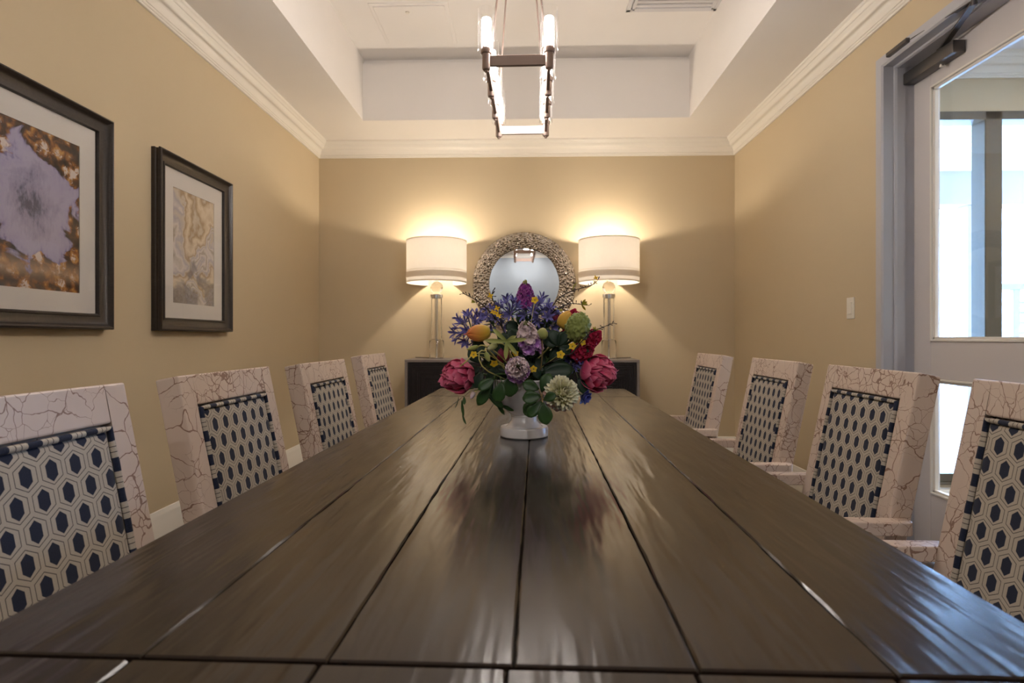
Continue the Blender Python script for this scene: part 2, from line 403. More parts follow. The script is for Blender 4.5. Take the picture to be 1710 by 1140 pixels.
# ------------------------------------------------------------------ room shell
b = NB(); box(b, (XL-.15, YF-.15, -.1), (XR+.15, YB+.15, 0)); struct('floor', b, M_floor)
b = NB(); box(b, (XL-.15, YF-.15, 0), (XL, YB+.15, 3.4)); struct('wall_left', b, M_wall)
b = NB(); box(b, (XL-.15, YB, 0), (XR+.2, YB+.15, 3.4)); struct('wall_back', b, M_wall)
b = NB(); box(b, (XL-.15, YF-.15, 0), (XR+.2, YF, 3.4)); struct('wall_front', b, M_tinted_wall)
XO = XR+.20                                   # outer face of the right wall
DY0, DY1, DZ = 1.88, 2.935, 2.47              # door frame outer opening
b = NB(); box(b, (XR, DY1, 0), (XO, YB, 3.4)); box(b, (XR, YF, 0), (XO, DY0, 3.4)); box(b, (XR, DY0, DZ), (XO, DY1, 3.4)); struct('wall_right', b, M_wall)
b = NB()
box(b, (XL, TYB, ZS), (XR, YB, ZS+.1)); box(b, (XL, YF, ZS), (XR, TYF, ZS+.1))
box(b, (XL, TYF, ZS), (TXL, TYB, ZS+.1)); box(b, (TXR, TYF, ZS), (XR, TYB, ZS+.1))
box(b, (TXL-.06, TYF, ZS+.1), (TXL, TYB+.06, ZT)); box(b, (TXR, TYF, ZS+.1), (TXR+.06, TYB+.06, ZT))
box(b, (TXL-.06, TYB, ZS+.1), (TXR+.06, TYB+.02, ZT-.034)); box(b, (TXL-.06, TYB+.035, ZS+.1), (TXR+.06, TYB+.06, ZT))
box(b, (TXL-.06, TYF-.06, ZS+.1), (TXR+.06, TYF, ZT))
box(b, (TXL-.06, TYF-.06, ZT), (TXR+.06, TYB+.06, ZT+.1)); struct('ceiling', b, M_ceil)
# crown and base mouldings, mitred wall by wall
def s_curve():
    pts = [(0, -.127), (.011, -.127), (.013, -.121), (.011, -.116), (.016, -.114), (.018, -.108), (.016, -.103), (.021, -.101)]
    for i in range(9):
        t = i/8; pts.append((.022+.052*t, -.098+.064*(t+.16*math.sin(2*PI*t))))
    pts += [(.077, -.033), (.080, -.030), (.083, -.024), (.090, -.017), (.096, -.014), (.098, -.007), (.098, 0), (0, 0)]
    return pts
CROWN = s_curve()
BASE = [(0, 0), (.016, 0), (.016, .165), (.0135, .172), (.0135, .190), (.011, .200), (.007, .208), (.005, .218), (0, .220)]
def ring_trim(name, prof, z0, x0, x1, y0, y1, side, inset0=True, inset1=True):
    bm = NB(); A = []; B = []
    for p, z in prof:
        if side == 'left':  a, c = (x0+p, y0+(p if inset0 else 0)), (x0+p, y1-(p if inset1 else 0))
        if side == 'right': a, c = (x1-p, y0+(p if inset0 else 0)), (x1-p, y1-(p if inset1 else 0))
        if side == 'back':  a, c = (x0+p, y1-p), (x1-p, y1-p)
        if side == 'front': a, c = (x0+p, y0+p), (x1-p, y0+p)
        A.append(bm.verts.new((*a, z0+z))); B.append(bm.verts.new((*c, z0+z)))
    for i in range(len(prof)-1): bm.faces.new((A[i], A[i+1], B[i+1], B[i]))
    struct(name, bm, M_trim, smooth=True)
for i, s in enumerate(('left', 'back', 'right', 'front')): ring_trim('trim_%d' % (i+1), CROWN, ZS, XL, XR, YF, YB, s)
ring_trim('baseboard_left', BASE, 0, XL, XR, YF, YB, 'left'); ring_trim('baseboard_back', BASE, 0, XL, XR, YF, YB, 'back'); ring_trim('baseboard_front', BASE, 0, XL, XR, YF, YB, 'front')
ring_trim('baseboard_right', BASE, 0, XL, XR, DY1+.005, YB, 'right', False, True)

# ------------------------------------------------------------------ door in the right wall
d1 = thing('door_1', 'white glazed door with grey metal frame in the right wall', 'door', (XR, (DY0+DY1)/2, 0), kind='structure')
def sub(bm): bmesh.ops.translate(bm, vec=Vector((-XR, -(DY0+DY1)/2, 0)), verts=bm.verts); return bm
b = NB()
fw = .05
jp = [(-.012, 0), (-.012, fw-.008), (-.004, fw), (.045, fw), (.045, fw+.010), (.055, fw+.014), (.095, fw+.014), (.095, fw+.006), (.142, fw+.006), (.142, fw-.02), (.20, fw-.02), (.212, fw-.02), (.212, 0)]
rg = [[b.verts.new(c) for c in ((XR+p, DY0+q, 0), (XR+p, DY0+q, DZ-q), (XR+p, DY1-q, DZ-q), (XR+p, DY1-q, 0))] for p, q in jp]
for A, B in zip(rg, rg[1:]+rg[:1]):
    for k in range(3): b.faces.new((A[k], A[k+1], B[k+1], B[k]))
struct('door_frame', sub(b), M_jamb, d1)
LX0, LX1 = XR+.142, XR+.186
LY0, LY1, LZ = DY0+.047, DY1-.047, DZ-.047
gy0, gy1 = LY0+.125, LY1-.125
leaf = NB()
def leafbox(lo, hi): box(leaf, (LX0, lo[0], lo[1]), (LX1, hi[0], hi[1]), .002, 1)
leafbox((LY0, .012), (gy0, LZ)); leafbox((gy1, .012), (LY1, LZ)); leafbox((gy0, 2.265), (gy1, LZ)); leafbox((gy0, .875), (gy1, 1.05)); leafbox((gy0, .012), (gy1, .325))
lf = struct('door_leaf', sub(leaf), M_doorpaint, d1)
b = NB()
for z0, z1 in ((1.05, 2.265), (.325, .875)):
    for k, (t, e) in enumerate(((.010, -.006), (.022, .004))):
        xa = LX0+e; xb = LX0+.022
        box(b, (xa, gy0, z0), (xb, gy0+t, z1), .002, 1); box(b, (xa, gy1-t, z0), (xb, gy1, z1), .002, 1)
        box(b, (xa, gy0, z0), (xb, gy1, z0+t), .002, 1); box(b, (xa, gy0, z1-t), (xb, gy1, z1), .002, 1)
struct('glazing_bead', sub(b), M_trim, d1)
for z0, z1 in ((1.05, 2.265), (.325, .875)):
    b = NB(); box(b, (LX0+.019, gy0+.003, z0+.003), (LX0+.023, gy1-.003, z1-.003)); struct('glass_pane', sub(b), M_pane, d1)
# door closer: box on the leaf, two-bar arm, shoe on the frame head
b = NB(); cz = LZ-.075
box(b, (LX0-.058, LY1-.345, cz-.028), (LX0-.002, LY1-.012, cz+.028), .004, 2); struct('door_closer', sub(b), M_closer, d1, True)
b = NB(); lathe(b, [(0, -.012), (.011, -.012), (.011, .012), (0, .012)], 16, (LX0-.03, LY1-.24, cz-.030)); struct('closer_spindle', sub(b), M_chrome, d1, True)
b = NB(); kn = Vector((LX0-.14, LY1-.57, cz+.058))
def bar(bm, a, c, w, h):
    a = Vector(a); c = Vector(c); d = c-a; M = Matrix.Translation(a) @ d.to_track_quat('Y', 'Z').to_matrix().to_4x4()
    box(bm, (-w/2, 0, -h/2), (w/2, d.length, h/2), .0015, 1, M)
bar(b, (LX0-.03, LY1-.24, cz+.040), kn, .026, .008); bar(b, kn+Vector((0, 0, .008)), (XR-.005, LY1-.20, DZ-.022), .018, .006)
lathe(b, [(0, -.012), (.010, -.012), (.010, .018), (0, .018)], 12, kn)
box(b, (LX0-.045, LY1-.255, cz+.026), (LX0-.015, LY1-.225, cz+.044), .002, 1)
struct('closer_arm', sub(b), M_closer, d1)
b = NB(); box(b, (XR-.030, LY1-.21, DZ-.034), (XR+.03, LY1-.06, DZ-.012), .003, 1); struct('closer_shoe', sub(b), M_closer, d1)

# light switch
ls = thing('light_switch', 'white rocker light switch on the tan wall beside the glazed door', 'light switch', (XR, 3.175, 1.23))
b = NB(); box(b, (-.006, -.036, -.059), (0, .036, .059), .003, 2); obj('wall_plate', b, M_plastic, ls)
b = NB(); box(b, (-.011, -.0165, -.033), (-.004, .0165, .033), .002, 2); obj('rocker', b, M_plastic, ls)

# ------------------------------------------------------------------ corridor and porch beyond the door
YW = 3.5
b = NB(); box(b, (XO, YF, -.1), (6.2, YW+.15, -.001)); struct('floor_corridor', b, M_wfloor)
b = NB(); box(b, (XO, YF, ZS), (6.2, YW+.15, ZS+.1)); struct('ceiling_corridor', b, M_ceil)
wx0, wx1, wz0, wz1 = 2.25, 5.9, .20, 2.43
b = NB(); box(b, (XO, YW, 0), (wx0, YW+.15, ZS)); box(b, (wx1, YW, 0), (6.2, YW+.15, ZS)); box(b, (wx0, YW, wz1), (wx1, YW+.15, ZS)); box(b, (wx0, YW, 0), (wx1, YW+.15, wz0)); struct('wall_corridor', b, M_wall)
b = NB(); box(b, (6.2, YF, 0), (6.3, YW+.15, ZS)); struct('wall_corridor_right', b, M_wall)
b = NB(); box(b, (XO, YF-.15, 0), (6.3, YF, ZS)); struct('wall_corridor_front', b, M_wall)
ring_trim('trim_5', CROWN, ZS, XO, 6.2, YF, YW, 'back'); ring_trim('baseboard_corridor', [(p, z*.75) for p, z in BASE], 0, XO, 6.2, YF, YW, 'back')
w1 = thing('window_1', 'tall corridor window with dark olive frame seen through the glazed door', 'window', (wx0, YW, wz0), kind='structure')
b = NB(); o = Vector((wx0, YW, wz0)); ww, wh = wx1-wx0, wz1-wz0
box(b, (0, -.01, 0), (ww, .1, .05), .003, 1); box(b, (0, -.01, wh-.05), (ww, .1, wh), .003, 1)
mull = [(0, .05), (2.757-wx0, 2.86-wx0), (3.85-wx0, 3.95-wx0), (4.9-wx0, 5.0-wx0), (ww-.05, ww)]
for a, c in mull: box(b, (a, -.01, 0), (c, .1, wh), .004, 1)
struct('window_frame', b, M_winframe, w1)
b = NB(); box(b, (.01, .045, .01), (ww-.01, .049, wh-.01)); struct('glass_pane', b, M_pane, w1)
pl = bpy.data.lights.new('window_portal', 'AREA'); pl.shape = 'RECTANGLE'; pl.size = ww; pl.size_y = wh; pl.cycles.is_portal = True
po = link(bpy.data.objects.new('window_portal', pl), w1); po.rotation_euler = (-PI/2, 0, 0); po.location = (ww/2, .14, wh/2)
b = NB(); box(b, (0, -.03, -.012), (ww, 0, .0), .003, 1); struct('window_sill', b, M_winframe, w1)
b = NB(); box(b, (XO, YW+.15, -.15), (14, 16, -.02)); struct('ground_porch', b, M_deck)
b = NB(); box(b, (XO, YW+.15, 2.95), (9, 6.75, 3.05))
for i in range(20): box(b, (XO, YW+.2+i*.155, 2.935), (9, YW+.2+i*.155+.14, 2.95), .004, 1)
struct('ceiling_porch', b, M_porchc)
b = NB(); box(b, (XO, 6.5, 2.56), (9, 6.75, 2.95)); struct('beam_porch', b, M_porch)
pc = thing('porch_column', 'white square porch column outside the corridor window', 'column', (5.06, 6.62, -.02))
b = NB(); box(b, (-.09, -.09, 0), (.09, .09, 2.58), .004, 1); obj('shaft', b, M_porch, pc)
b = NB(); box(b, (-.12, -.12, 0), (.12, .12, .18), .01, 1); obj('plinth', b, M_porch, pc)
# lattice railing and leafy plant out on the porch
lr = thing('lattice_screen', 'blue grey lattice screen standing on the porch beyond the window', 'screen', (0, 0, 0))
q0 = at(1693, 565, 5.6); lr.location = (q0.x, q0.y, -.02)
b = NB(); box(b, (0, 0, 0), (.05, .05, 1.62), .004, 1); box(b, (.75, 0, 0), (.80, .05, 1.62), .004, 1); box(b, (-.15, -.01, 1.56), (.95, .06, 1.62), .004, 1)
obj('frame', b, M_rail, lr)
b = NB()
for i in range(7): box(b, (.05+.1*i, .015, .1), (.075+.1*i, .035, 1.56))
for i in range(14): box(b, (.05, .018, .12+.1*i), (.75, .032, .145+.1*i))
obj('lattice', b, M_rail, lr)

# ------------------------------------------------------------------ ceiling fittings
ap = thing('access_panel', 'square flush access panel in the white tray ceiling', 'access panel', (-.77, 3.93, ZT))
b = NB(); box(b, (-.262, -.26, -.006), (.262, .26, .002), .002, 1); obj('panel_frame', b, M_ceil, ap)
b = NB(); box(b, (-.236, -.234, -.012), (.236, .234, -.0065), .002, 1); obj('panel_door', b, M_ceil, ap)
b = NB(); lathe(b, [(0, -.018), (.012, -.018), (.014, -.012), (0, -.012)], 16, (-.02, -.17, 0)); obj('latch', b, M_plastic, ap)
vn = thing('ceiling_vent', 'grey white square air vent in the tray ceiling beyond the chandelier', 'vent', (.96, 3.50, ZT))
b = NB()
for t, z, w in ((.30, -.012, .03), (.265, -.022, .02)):
    for sx in (-1, 1):
        box(b, (sx*t-(w if sx > 0 else 0), -t, z), (sx*t+(w if sx < 0 else 0), t, 0), .003, 1)
        box(b, (-t, sx*t-(w if sx > 0 else 0), z), (t, sx*t+(w if sx < 0 else 0), 0), .003, 1)
obj('vent_frame', b, M_vent, vn)
b = NB()
for i in range(11): box(b, (-.245, -.235+.045*i, -.016), (.245, -.21+.045*i, -.004), .002, 1)
obj('louvre', b, M_vent, vn)

# recessed downlights in the corridor ceiling, and added fill lights
def downlights(spots, label, grp, power, tint):
    d0 = None
    for x, y in spots:
        if d0 is None:
            d0 = thing('downlight', label, 'downlight', (x, y, ZS), group=grp)
            b = NB(); lathe(b, [(.055, 0), (.055, -.004), (.078, -.006), (.082, 0)], 32, close=True); obj('trim_ring', b, M_ceil, d0, True)
            b = NB(); lathe(b, [(0, -.001), (.055, -.001)], 24); obj('lens', b, M_lens, d0)
            li = bpy.data.lights.new('downlight_light', 'AREA'); li.shape = 'DISK'; li.size = .10; li.energy = power; li.color = tint; li.spread = math.radians(170)
            lo = link(bpy.data.objects.new('downlight_light', li), d0); lo.location = (0, 0, -.01)
        else: dup(d0, (x, y, ZS))
M_lens = emit('downlight_lens_glow', (1, .93, .85), 5)
downlights(((3.1, 2.0), (4.7, 2.0), (3.1, -.2)), 'round white recessed downlight in the corridor ceiling', 'recessed downlights in the corridor', 22, (1, .88, .74))
downlights(((-1.0, -1.02), (0, -1.02), (1.0, -1.02)), 'added round fill light in the soffit behind the camera', 'added fill lights behind the camera', FILL_W, (1, .93, .88))  # unseen, added to brighten the front wall and the bouquet

# ------------------------------------------------------------------ dining table
TBZ = .76; TC = -.0277; TW = .5595
EDG = [-TW, -.357, -.173, .006, .180, .360, TW]
tb = thing('dining_table', 'long dark scraped wood dining table down the middle of the room', 'table', T(TC, 1.77), -BETA)
def plank(bm, x0, x1, y0, y1, seed, ch0=True, ch1=True):
    ny = max(6, int((y1-y0)/.022)); z0, z1 = -.045, 0.0
    rows = []; ys = [y0+(y1-y0)*i/ny for i in range(ny+1)]; ys = [ys[0], ys[0]+.0022]+ys[1:-1]+[ys[-1]-.0022, ys[-1]]; ny = len(ys)-1
    for i, y in enumerate(ys):
        def wob(k): return .0008*noise.noise((y*7, seed*3.1+k, 0))+.0016*max(-.3, noise.noise((y*21, seed*5.7+k, 2)))+.0007*noise.noise((y*60, seed+k, 4))
        e0 = .0012+(.0012+.0022*noise.noise((y*14, seed, 7)) if ch0 else .002); e1 = .0012+(.0012+.0022*noise.noise((y*14, seed, 9)) if ch1 else .002)
        xa = x0+.0005+abs(wob(1) if ch0 else 0); xb = x1-.0005-abs(wob(5) if ch1 else 0)
        dz = .0006*noise.noise((y*3, seed, 3)); dd = .0022
        yy = y
        zt = z1+dz - (.0016 if i in (0, ny) else 0)
        rows.append([bm.verts.new(c) for c in ((xa, yy, z0), (xa, yy, zt-dd), (xa+max(.001, e0), yy, zt), (xb-max(.001, e1), yy, zt), (xb, yy, zt-dd), (xb, yy, z0))])
    for A, B in zip(rows, rows[1:]):
        for k in range(5): bm.faces.new((A[k], A[k+1], B[k+1], B[k]))
        bm.faces.new((A[5], A[0], B[0], B[5]))
    bm.faces.new(rows[0]); bm.faces.new(rows[-1][::-1])
secs = [(.07-1.77, .532-1.77, -.006), (.538-1.77, 2.986-1.77, 0), (2.991-1.77, 3.46-1.77, .003)]
for (a, c, off), nm in zip(secs, ('table_leaf', 'tabletop', 'table_leaf')):
    b = NB()
    for k in range(6):
        x0 = EDG[k]+(off if k else 0); x1 = EDG[k+1]+(off if k < 5 else 0)
        plank(b, x0, x1, a, c, k*3+a*7, k > 0, k < 5)
    o = obj(nm, b, M_table, tb); o.location = (0, 0, TBZ)
b = NB(); box(b, (-.45, -1.45, .64), (.45, 1.45, .714), .004, 1); obj('apron', b, M_dark, tb)
for sy in (-1, 1):
    b = NB(); box(b, (-.13, sy*1.02-.09, .07), (.13, sy*1.02+.09, .64), .012, 2); box(b, (-.20, sy*1.02-.10, 0), (.20, sy*1.02+.10, .075), .012, 2); obj('pedestal', b, M_table, tb)

# ------------------------------------------------------------------ chairs
CW, CH, TILT = .475, .976, math.radians(11.5)
def make_chair(label):
    ch = thing('dining_chair', label, 'chair', group='cracked cream dining chairs around the table')
    hb = (CH-.44)/math.cos(TILT)
    RB = Matrix.Translation((0, 0, .44)) @ Matrix.Rotation(TILT, 4, 'X')
    y0 = -.058; side = .056; top = .078; hw = CW/2
    b = NB(); t = bmesh.new()
    def rb(x0, x1, z0, z1, yy0=y0, yy1=0): box(t, (x0, yy0, z0), (x1, yy1, z1))
    rb(-hw, -hw+side, 0, hb); rb(hw-side, hw, 0, hb); rb(-hw+side, hw-side, hb-top, hb); rb(-hw+side, hw-side, 0, .05); rb(-hw+side, hw-side, .05, hb-top, y0, -.022)
    bmesh.ops.remove_doubles(t, verts=t.verts, dist=1e-5)
    merge(b, t, RB)
    o = obj('backrest', b, M_crackle, ch)
    bv = o.modifiers.new('edge', 'BEVEL'); bv.width = .004; bv.segments = 2; bv.limit_method = 'ANGLE'
    # pad with UVs in metres
    b = NB(); uvl = b.loops.layers.uv.active; px0, px1, pz0, pz1 = -hw+side+.004, hw-side-.004, .052, hb-top-.004
    nx, nz = 20, 26; g = []
    for j in range(nz+1):
        row = []
        for i in range(nx+1):
            u = i/nx; v = j/nz
            e = min(1, min(u, 1-u)*(px1-px0)/.03, min(v, 1-v)*(pz1-pz0)/.03)
            bulge = -.012+.014*math.sqrt(max(0, 1-(1-e)**2))
            row.append((RB @ Vector((px0+(px1-px0)*u, bulge, pz0+(pz1-pz0)*v)), (px0+(px1-px0)*u, pz0+(pz1-pz0)*v)))
        g.append(row)
    vv = [[b.verts.new(c[0]) for c in r] for r in g]
    for j in range(nz):
        for i in range(nx):
            f = b.faces.new((vv[j][i], vv[j][i+1], vv[j+1][i+1], vv[j+1][i]))
            for lp, (jj, ii) in zip(f.loops, ((j, i), (j, i+1), (j+1, i+1), (j+1, i))): lp[uvl].uv = g[jj][ii][1]
    pad = obj('back_cushion', b, M_fabric, ch, 'all')
    b = NB(); r = .0062; path = []
    cs = [(px0+r, pz0+r), (px1-r, pz0+r), (px1-r, pz1-r), (px0+r, pz1-r)]
    for k in range(4):
        a, c = Vector(cs[k]), Vector(cs[(k+1) % 4])
        for i in range(12): q = a.lerp(c, i/12); path.append(RB @ Vector((q.x, .0005+.0008*math.sin(i*2.1+k), q.y)))
    tube(b, path, r, 10, closed=True, uvscale=.0008); obj('piping', b, M_fabric, pad, 'all')
    # seat
    b = NB(); uvl = b.loops.layers.uv.active
    box(b, (-.225, .005, .40), (.225, .455, .475), .022, 3)
    for f in b.faces:
        for lp in f.loops: lp[uvl].uv = (lp.vert.co.x, lp.vert.co.y)
    obj('seat', b, M_fabric, ch, True)
    b = NB(); box(b, (-.235, .0, .335), (.235, .465, .40), .004, 2); obj('seat_frame', b, M_crackle, ch)
    for sx in (-1, 1):
        b = NB(); box(b, (sx*.21-.026, .41, 0), (sx*.21+.026, .462, .34), .004, 2); obj('leg', b, M_crackle, ch)
        b = NB(); prism(b, [(-.075, 0), (-.022, 0), (-.0, .44), (-.058, .44)], 'x', sx*.21-.026, sx*.21+.026); obj('leg', b, M_crackle, ch)
        # arm: a flat bar lapped on the outer face of the stile, rounded at the back
        b = NB(); x0 = hw-.002; x1 = hw+.044
        pts = []
        for k in range(9):
            a = PI+PI*k/8; pts.append(((x0+x1)/2+math.cos(a)*(x1-x0)/2, -.052+.022*math.sin(a)))
        pts += [(x1-.004, .33), (x0-.004, .34)]
        pts = [(sx*p, q) for p, q in pts]
        if sx < 0: pts = pts[::-1]
        prism(b, pts, 'z', .552, .588)
        o = obj('armrest', b, M_crackle, ch); bv = o.modifiers.new('edge', 'BEVEL'); bv.width = .003; bv.segments = 2; bv.limit_method = 'ANGLE'; bv.angle_limit = math.radians(50)
        b = NB(); box(b, (sx*(hw+.018)-.02, .28, .40), (sx*(hw+.018)+.02, .325, .553), .003, 1); obj('arm_post', b, M_crackle, ch)
    return ch
SEATS = [('L', .862, .918, 'cracked cream chair cut off by the photo edge below the big violet agate picture'),
         ('L', .872, 1.584, 'cracked cream chair below the beige agate picture, its brown crackled side showing'),
         ('L', .842, 2.226, 'second cracked cream chair from the sideboard on the pictures side of the table'),
         ('L', .925, 3.20, 'cracked cream chair nearest the sideboard on the pictures side of the table'),
         ('R', 1.00, 1.113, 'cracked cream chair cut off by the photo edge in front of the glazed door'),
         ('R', 1.02, 1.80, 'cracked cream chair overlapping the door hinge side, its crackled side and armrest showing'),
         ('R', 1.01, 2.475, 'cracked cream chair below the light switch on the door side of the table'),
         ('R', .985, 3.29, 'cracked cream chair nearest the sideboard on the door side of the table')]
ch0 = None
for sd, L, A, lab in SEATS:
    off = (CH-.44)*math.tan(TILT)
    if sd == 'L': p, rz = T(-L+off, A), -PI/2-BETA
    else: p, rz = T(L-off, A), PI/2-BETA
    if ch0 is None: ch0 = make_chair(lab); ch0.location = p; ch0.rotation_euler = (0, 0, rz)
    else: dup(ch0, p, rz, lab)

# ------------------------------------------------------------------ framed pictures on the left wall
def picture(y0, y1, label, art):
    z0, z1 = 1.102, 1.992
    p = thing('framed_picture', label, 'picture', (XL, (y0+y1)/2, (z0+z1)/2), group='framed agate prints')
    hw, hh = (y1-y0)/2, (z1-z0)/2
    prof = [(0, 0), (0, .018), (.004, .022), (.004, .034), (.000, .038), (.002, .047), (.008, .050), (.013, .047), (.018, .038), (.028, .030), (.044, .026), (.054, .025), (.056, .029), (.063, .029), (.066, .022), (.066, .012)]
    b = NB(); rings = []
    for (i, d) in prof: rings.append([b.verts.new((d, sy*(hw-i), sz*(hh-i))) for sy, sz in ((-1, -1), (1, -1), (1, 1), (-1, 1))])
    for A, B in zip(rings, rings[1:]):
        for k in range(4): b.faces.new((A[k], A[(k+1) % 4], B[(k+1) % 4], B[k]))
    obj('frame', b, M_frame, p, True)
    aw, ah = .19, .295
    b = NB(); ow, oh = hw-.060, hh-.060; mx = .014
    for lo, hi in (((-ow, -oh), (ow, -ah-.005)), ((-ow, ah-.005), (ow, oh)), ((-ow, -ah-.005), (-aw, ah-.005)), ((aw, -ah-.005), (ow, ah-.005))): box(b, (mx-.004, lo[0], lo[1]), (mx, hi[0], hi[1]))
    obj('mat_board', b, M_mat, p)
    b = NB(); uvl = b.loops.layers.uv.active
    vs = [b.verts.new((mx-.003, sy*aw*1.02, sz*ah*1.02-.005)) for sy, sz in ((-1, -1), (1, -1), (1, 1), (-1, 1))]
    f = b.faces.new(vs)
    for lp, uv in zip(f.loops, ((0, 0), (1, 0), (1, 1.55), (0, 1.55))): lp[uvl].uv = uv
    obj('print', b, art, p)
    b = NB(); box(b, (mx+.003, -ow, -oh), (mx+.005, ow, oh)); obj('glass', b, M_picglass, p)
picture(1.715, 2.392, 'dark framed violet and amber agate print cut off by the photo edge', M_art1)
picture(2.700, 3.378, 'dark framed beige and lilac agate print, wholly in view on the left wall', M_art2)

# ------------------------------------------------------------------ sideboard
sx0, sx1, sy0, sy1, sh = -.968, .892, 4.50, 4.905, .893
sb = thing('sideboard', 'dark sideboard with nested square grooves and taupe edges against the back wall', 'sideboard', ((sx0+sx1)/2, (sy0+sy1)/2, 0))
def L(v): return (v[0]-(sx0+sx1)/2, v[1]-(sy0+sy1)/2, v[2])
b = NB(); box(b, L((sx0, sy0, sh-.022)), L((sx1, sy1, sh)), .002, 1); box(b, L((sx0, sy0, .14)), L((sx0+.022, sy1, sh-.022)), .002, 1); box(b, L((sx1-.022, sy0, .14)), L((sx1, sy1, sh-.022)), .002, 1); box(b, L((sx0, sy0, .12)), L((sx1, sy1, .142)), .002, 1)
obj('case', b, M_sbf, sb)
b = NB(); box(b, L((sx0+.022, sy0+.03, .142)), L((sx1-.022, sy1, sh-.022))); obj('carcass', b, M_sb, sb)
dw = (sx1-sx0-.044)/3; dh0, dh1 = .145, sh-.025
for k in range(3):
    b = NB(); x0 = sx0+.022+dw*k+.002; x1 = x0+dw-.004; cx, cz = (x0+x1)/2, (dh0+dh1)/2
    box(b, L((x0, sy0+.018, dh0)), L((x1, sy0+.029, dh1)))
    n = 19
    for i in range(n):
        i0 = .002+i*.0132; i1 = i0+.0095
        a0, a1, c0, c1 = x0+i0, x1-i0, dh0+i0, dh1-i0
        t = .0095; y0, y1 = sy0+.006+.004*(i % 3 == 1), sy0+.0185
        if a1-a0 < .08: break
        box(b, L((a0, y0, c1-t)), L((a1, y1, c1)), .002, 1); box(b, L((a0, y0, c0)), L((a1, y1, c0+t)), .002, 1)
        box(b, L((a0, y0, c0+t)), L((a0+t, y1, c1-t)), .002, 1); box(b, L((a1-t, y0, c0+t)), L((a1, y1, c1-t)), .002, 1)
    dr = obj('door', b, M_sb, sb)
    b = NB(); box(b, L((cx-.065, sy0-.012, dh1-.235-.11)), L((cx+.065, sy0+.008, dh1-.222)), .008, 2)
    obj('pull', b, M_brass, dr)
for xx in (sx0+.04, sx1-.04):
    for yy in (sy0+.04, sy1-.04):
        b = NB(); box(b, L((xx-.025, yy-.025, 0)), L((xx+.025, yy+.025, .121)), .003, 1); obj('leg', b, M_sbf, sb)

# ------------------------------------------------------------------ table lamps
def make_lamp(x, y, label):
    lm = thing('table_lamp', label, 'lamp', (x, y, sh), group='crystal table lamps on the sideboard')
    b = NB(); lathe(b, [(0, 0), (.058, 0), (.060, .004), (.060, .010), (.045, .012), (0, .012)], 40); obj('foot', b, M_chrome, lm, True)
    b = NB(); lathe(b, [(0, .012), (.058, .012), (.060, .016), (.060, .146), (.054, .154), (0, .154)], 40); obj('base', b, M_crystal, lm, True)
    b = NB(); lathe(b, [(0, .154), (.048, .154), (.048, .162), (0, .162)], 40); lathe(b, [(0, .496), (.049, .496), (.049, .504), (0, .504)], 40); lathe(b, [(0, .505), (.054, .505), (.054, .530), (.046, .536), (0, .536)], 40); obj('collar', b, M_chrome, lm, True)
    b = NB(); lathe(b, [(0, .1625), (.044, .1625), (.044, .4955), (0, .4955)], 8); obj('column', b, M_crystal, lm)
    b = NB(); lathe(b, [(0, .5365)] + [(.052*math.sin(PI*(.12+.80*i/16)), .588-.052*math.cos(PI*(.12+.80*i/16))) for i in range(17)] + [(0, .638)], 40); obj('globe', b, M_crystal, lm, True)
    b = NB(); lathe(b, [(0, .013), (.007, .013), (.007, .153), (0, .153)], 16); lathe(b, [(0, .163), (.008, .163), (.008, .495), (0, .495)], 16); lathe(b, [(0, .638), (.010, .638), (.010, .70), (.016, .705), (.016, .76), (0, .76)], 16); obj('rod', b, M_chrome, lm, True)
    z0, z1, R = .625, .975, .248
    b = NB(); lathe(b, [(R, z0), (R, z1), (R-.003, z1), (R-.003, z0)], 72, close=True); s = obj('lamp_shade', b, M_shade, lm, True)
    b = NB()
    for z, h in ((z0+.002, .008), (z0+.038, .046), (z0+.096, .004), (z1-.008, .008)): lathe(b, [(R+.0003, z), (R+.0022, z), (R+.0022, z+h), (R+.0003, z+h)], 72, close=True)
    obj('ribbon_band', b, M_band, s)
    b = NB(); lathe(b, [(0, 1.006)] + [(.014*math.sin(PI*i/8), .992-.014*math.cos(PI*i/8)) for i in range(8, 0, -1)], 20)
    obj('finial', b, M_crystal, lm, True)
    b = NB()
    for k in range(3): a = 2*PI*k/3; bar(b, (0, 0, z1-.022), (R*math.cos(a)*.985, R*math.sin(a)*.985, z1-.012), .004, .003)
    tube(b, [(0, .035, .74), (0, .06, .80), (0, .05, .90), (0, 0, .955)], .0025, 6); tube(b, [(0, -.035, .74), (0, -.06, .80), (0, -.05, .90), (0, 0, .955)], .0025, 6); lathe(b, [(0, .95), (.006, .95), (.006, .980), (0, .980)], 10)
    obj('harp', b, M_chrome, lm)
    b = NB(); lathe(b, [(0, .762), (.013, .765), (.016, .785), (.030, .825), (.028, .85), (.015, .868), (0, .872)], 20); obj('bulb', b, M_bulb, lm, True)
    li = bpy.data.lights.new('lamp_light', 'POINT'); li.energy = LAMP_W; li.color = (1.0, .86, .68); li.shadow_soft_size = .03
    lo = link(bpy.data.objects.new('lamp_light', li), lm); lo.location = (0, 0, .915)
    b = NB(); sg = 1 if x > 0 else -1
    tube(b, [(sg*.055, .03, .004), (sg*.09, .09, .004), (sg*.13, .13, .004), (sg*.165, .165, .004), (sg*.20, .188, .004), (sg*.215, .192, .004)], .0035, 6); obj('cord', b, M_cord, lm)
    return lm
lp1 = at(731, 590, 4.78); lp2 = at(1014, 590, 4.78)
LYY = 4.705
make_lamp(lp1.x, LYY, 'white drum shade crystal lamp on the sideboard end nearer the framed pictures')
make_lamp(lp2.x, LYY, 'white drum shade crystal lamp on the sideboard end nearer the glazed door')

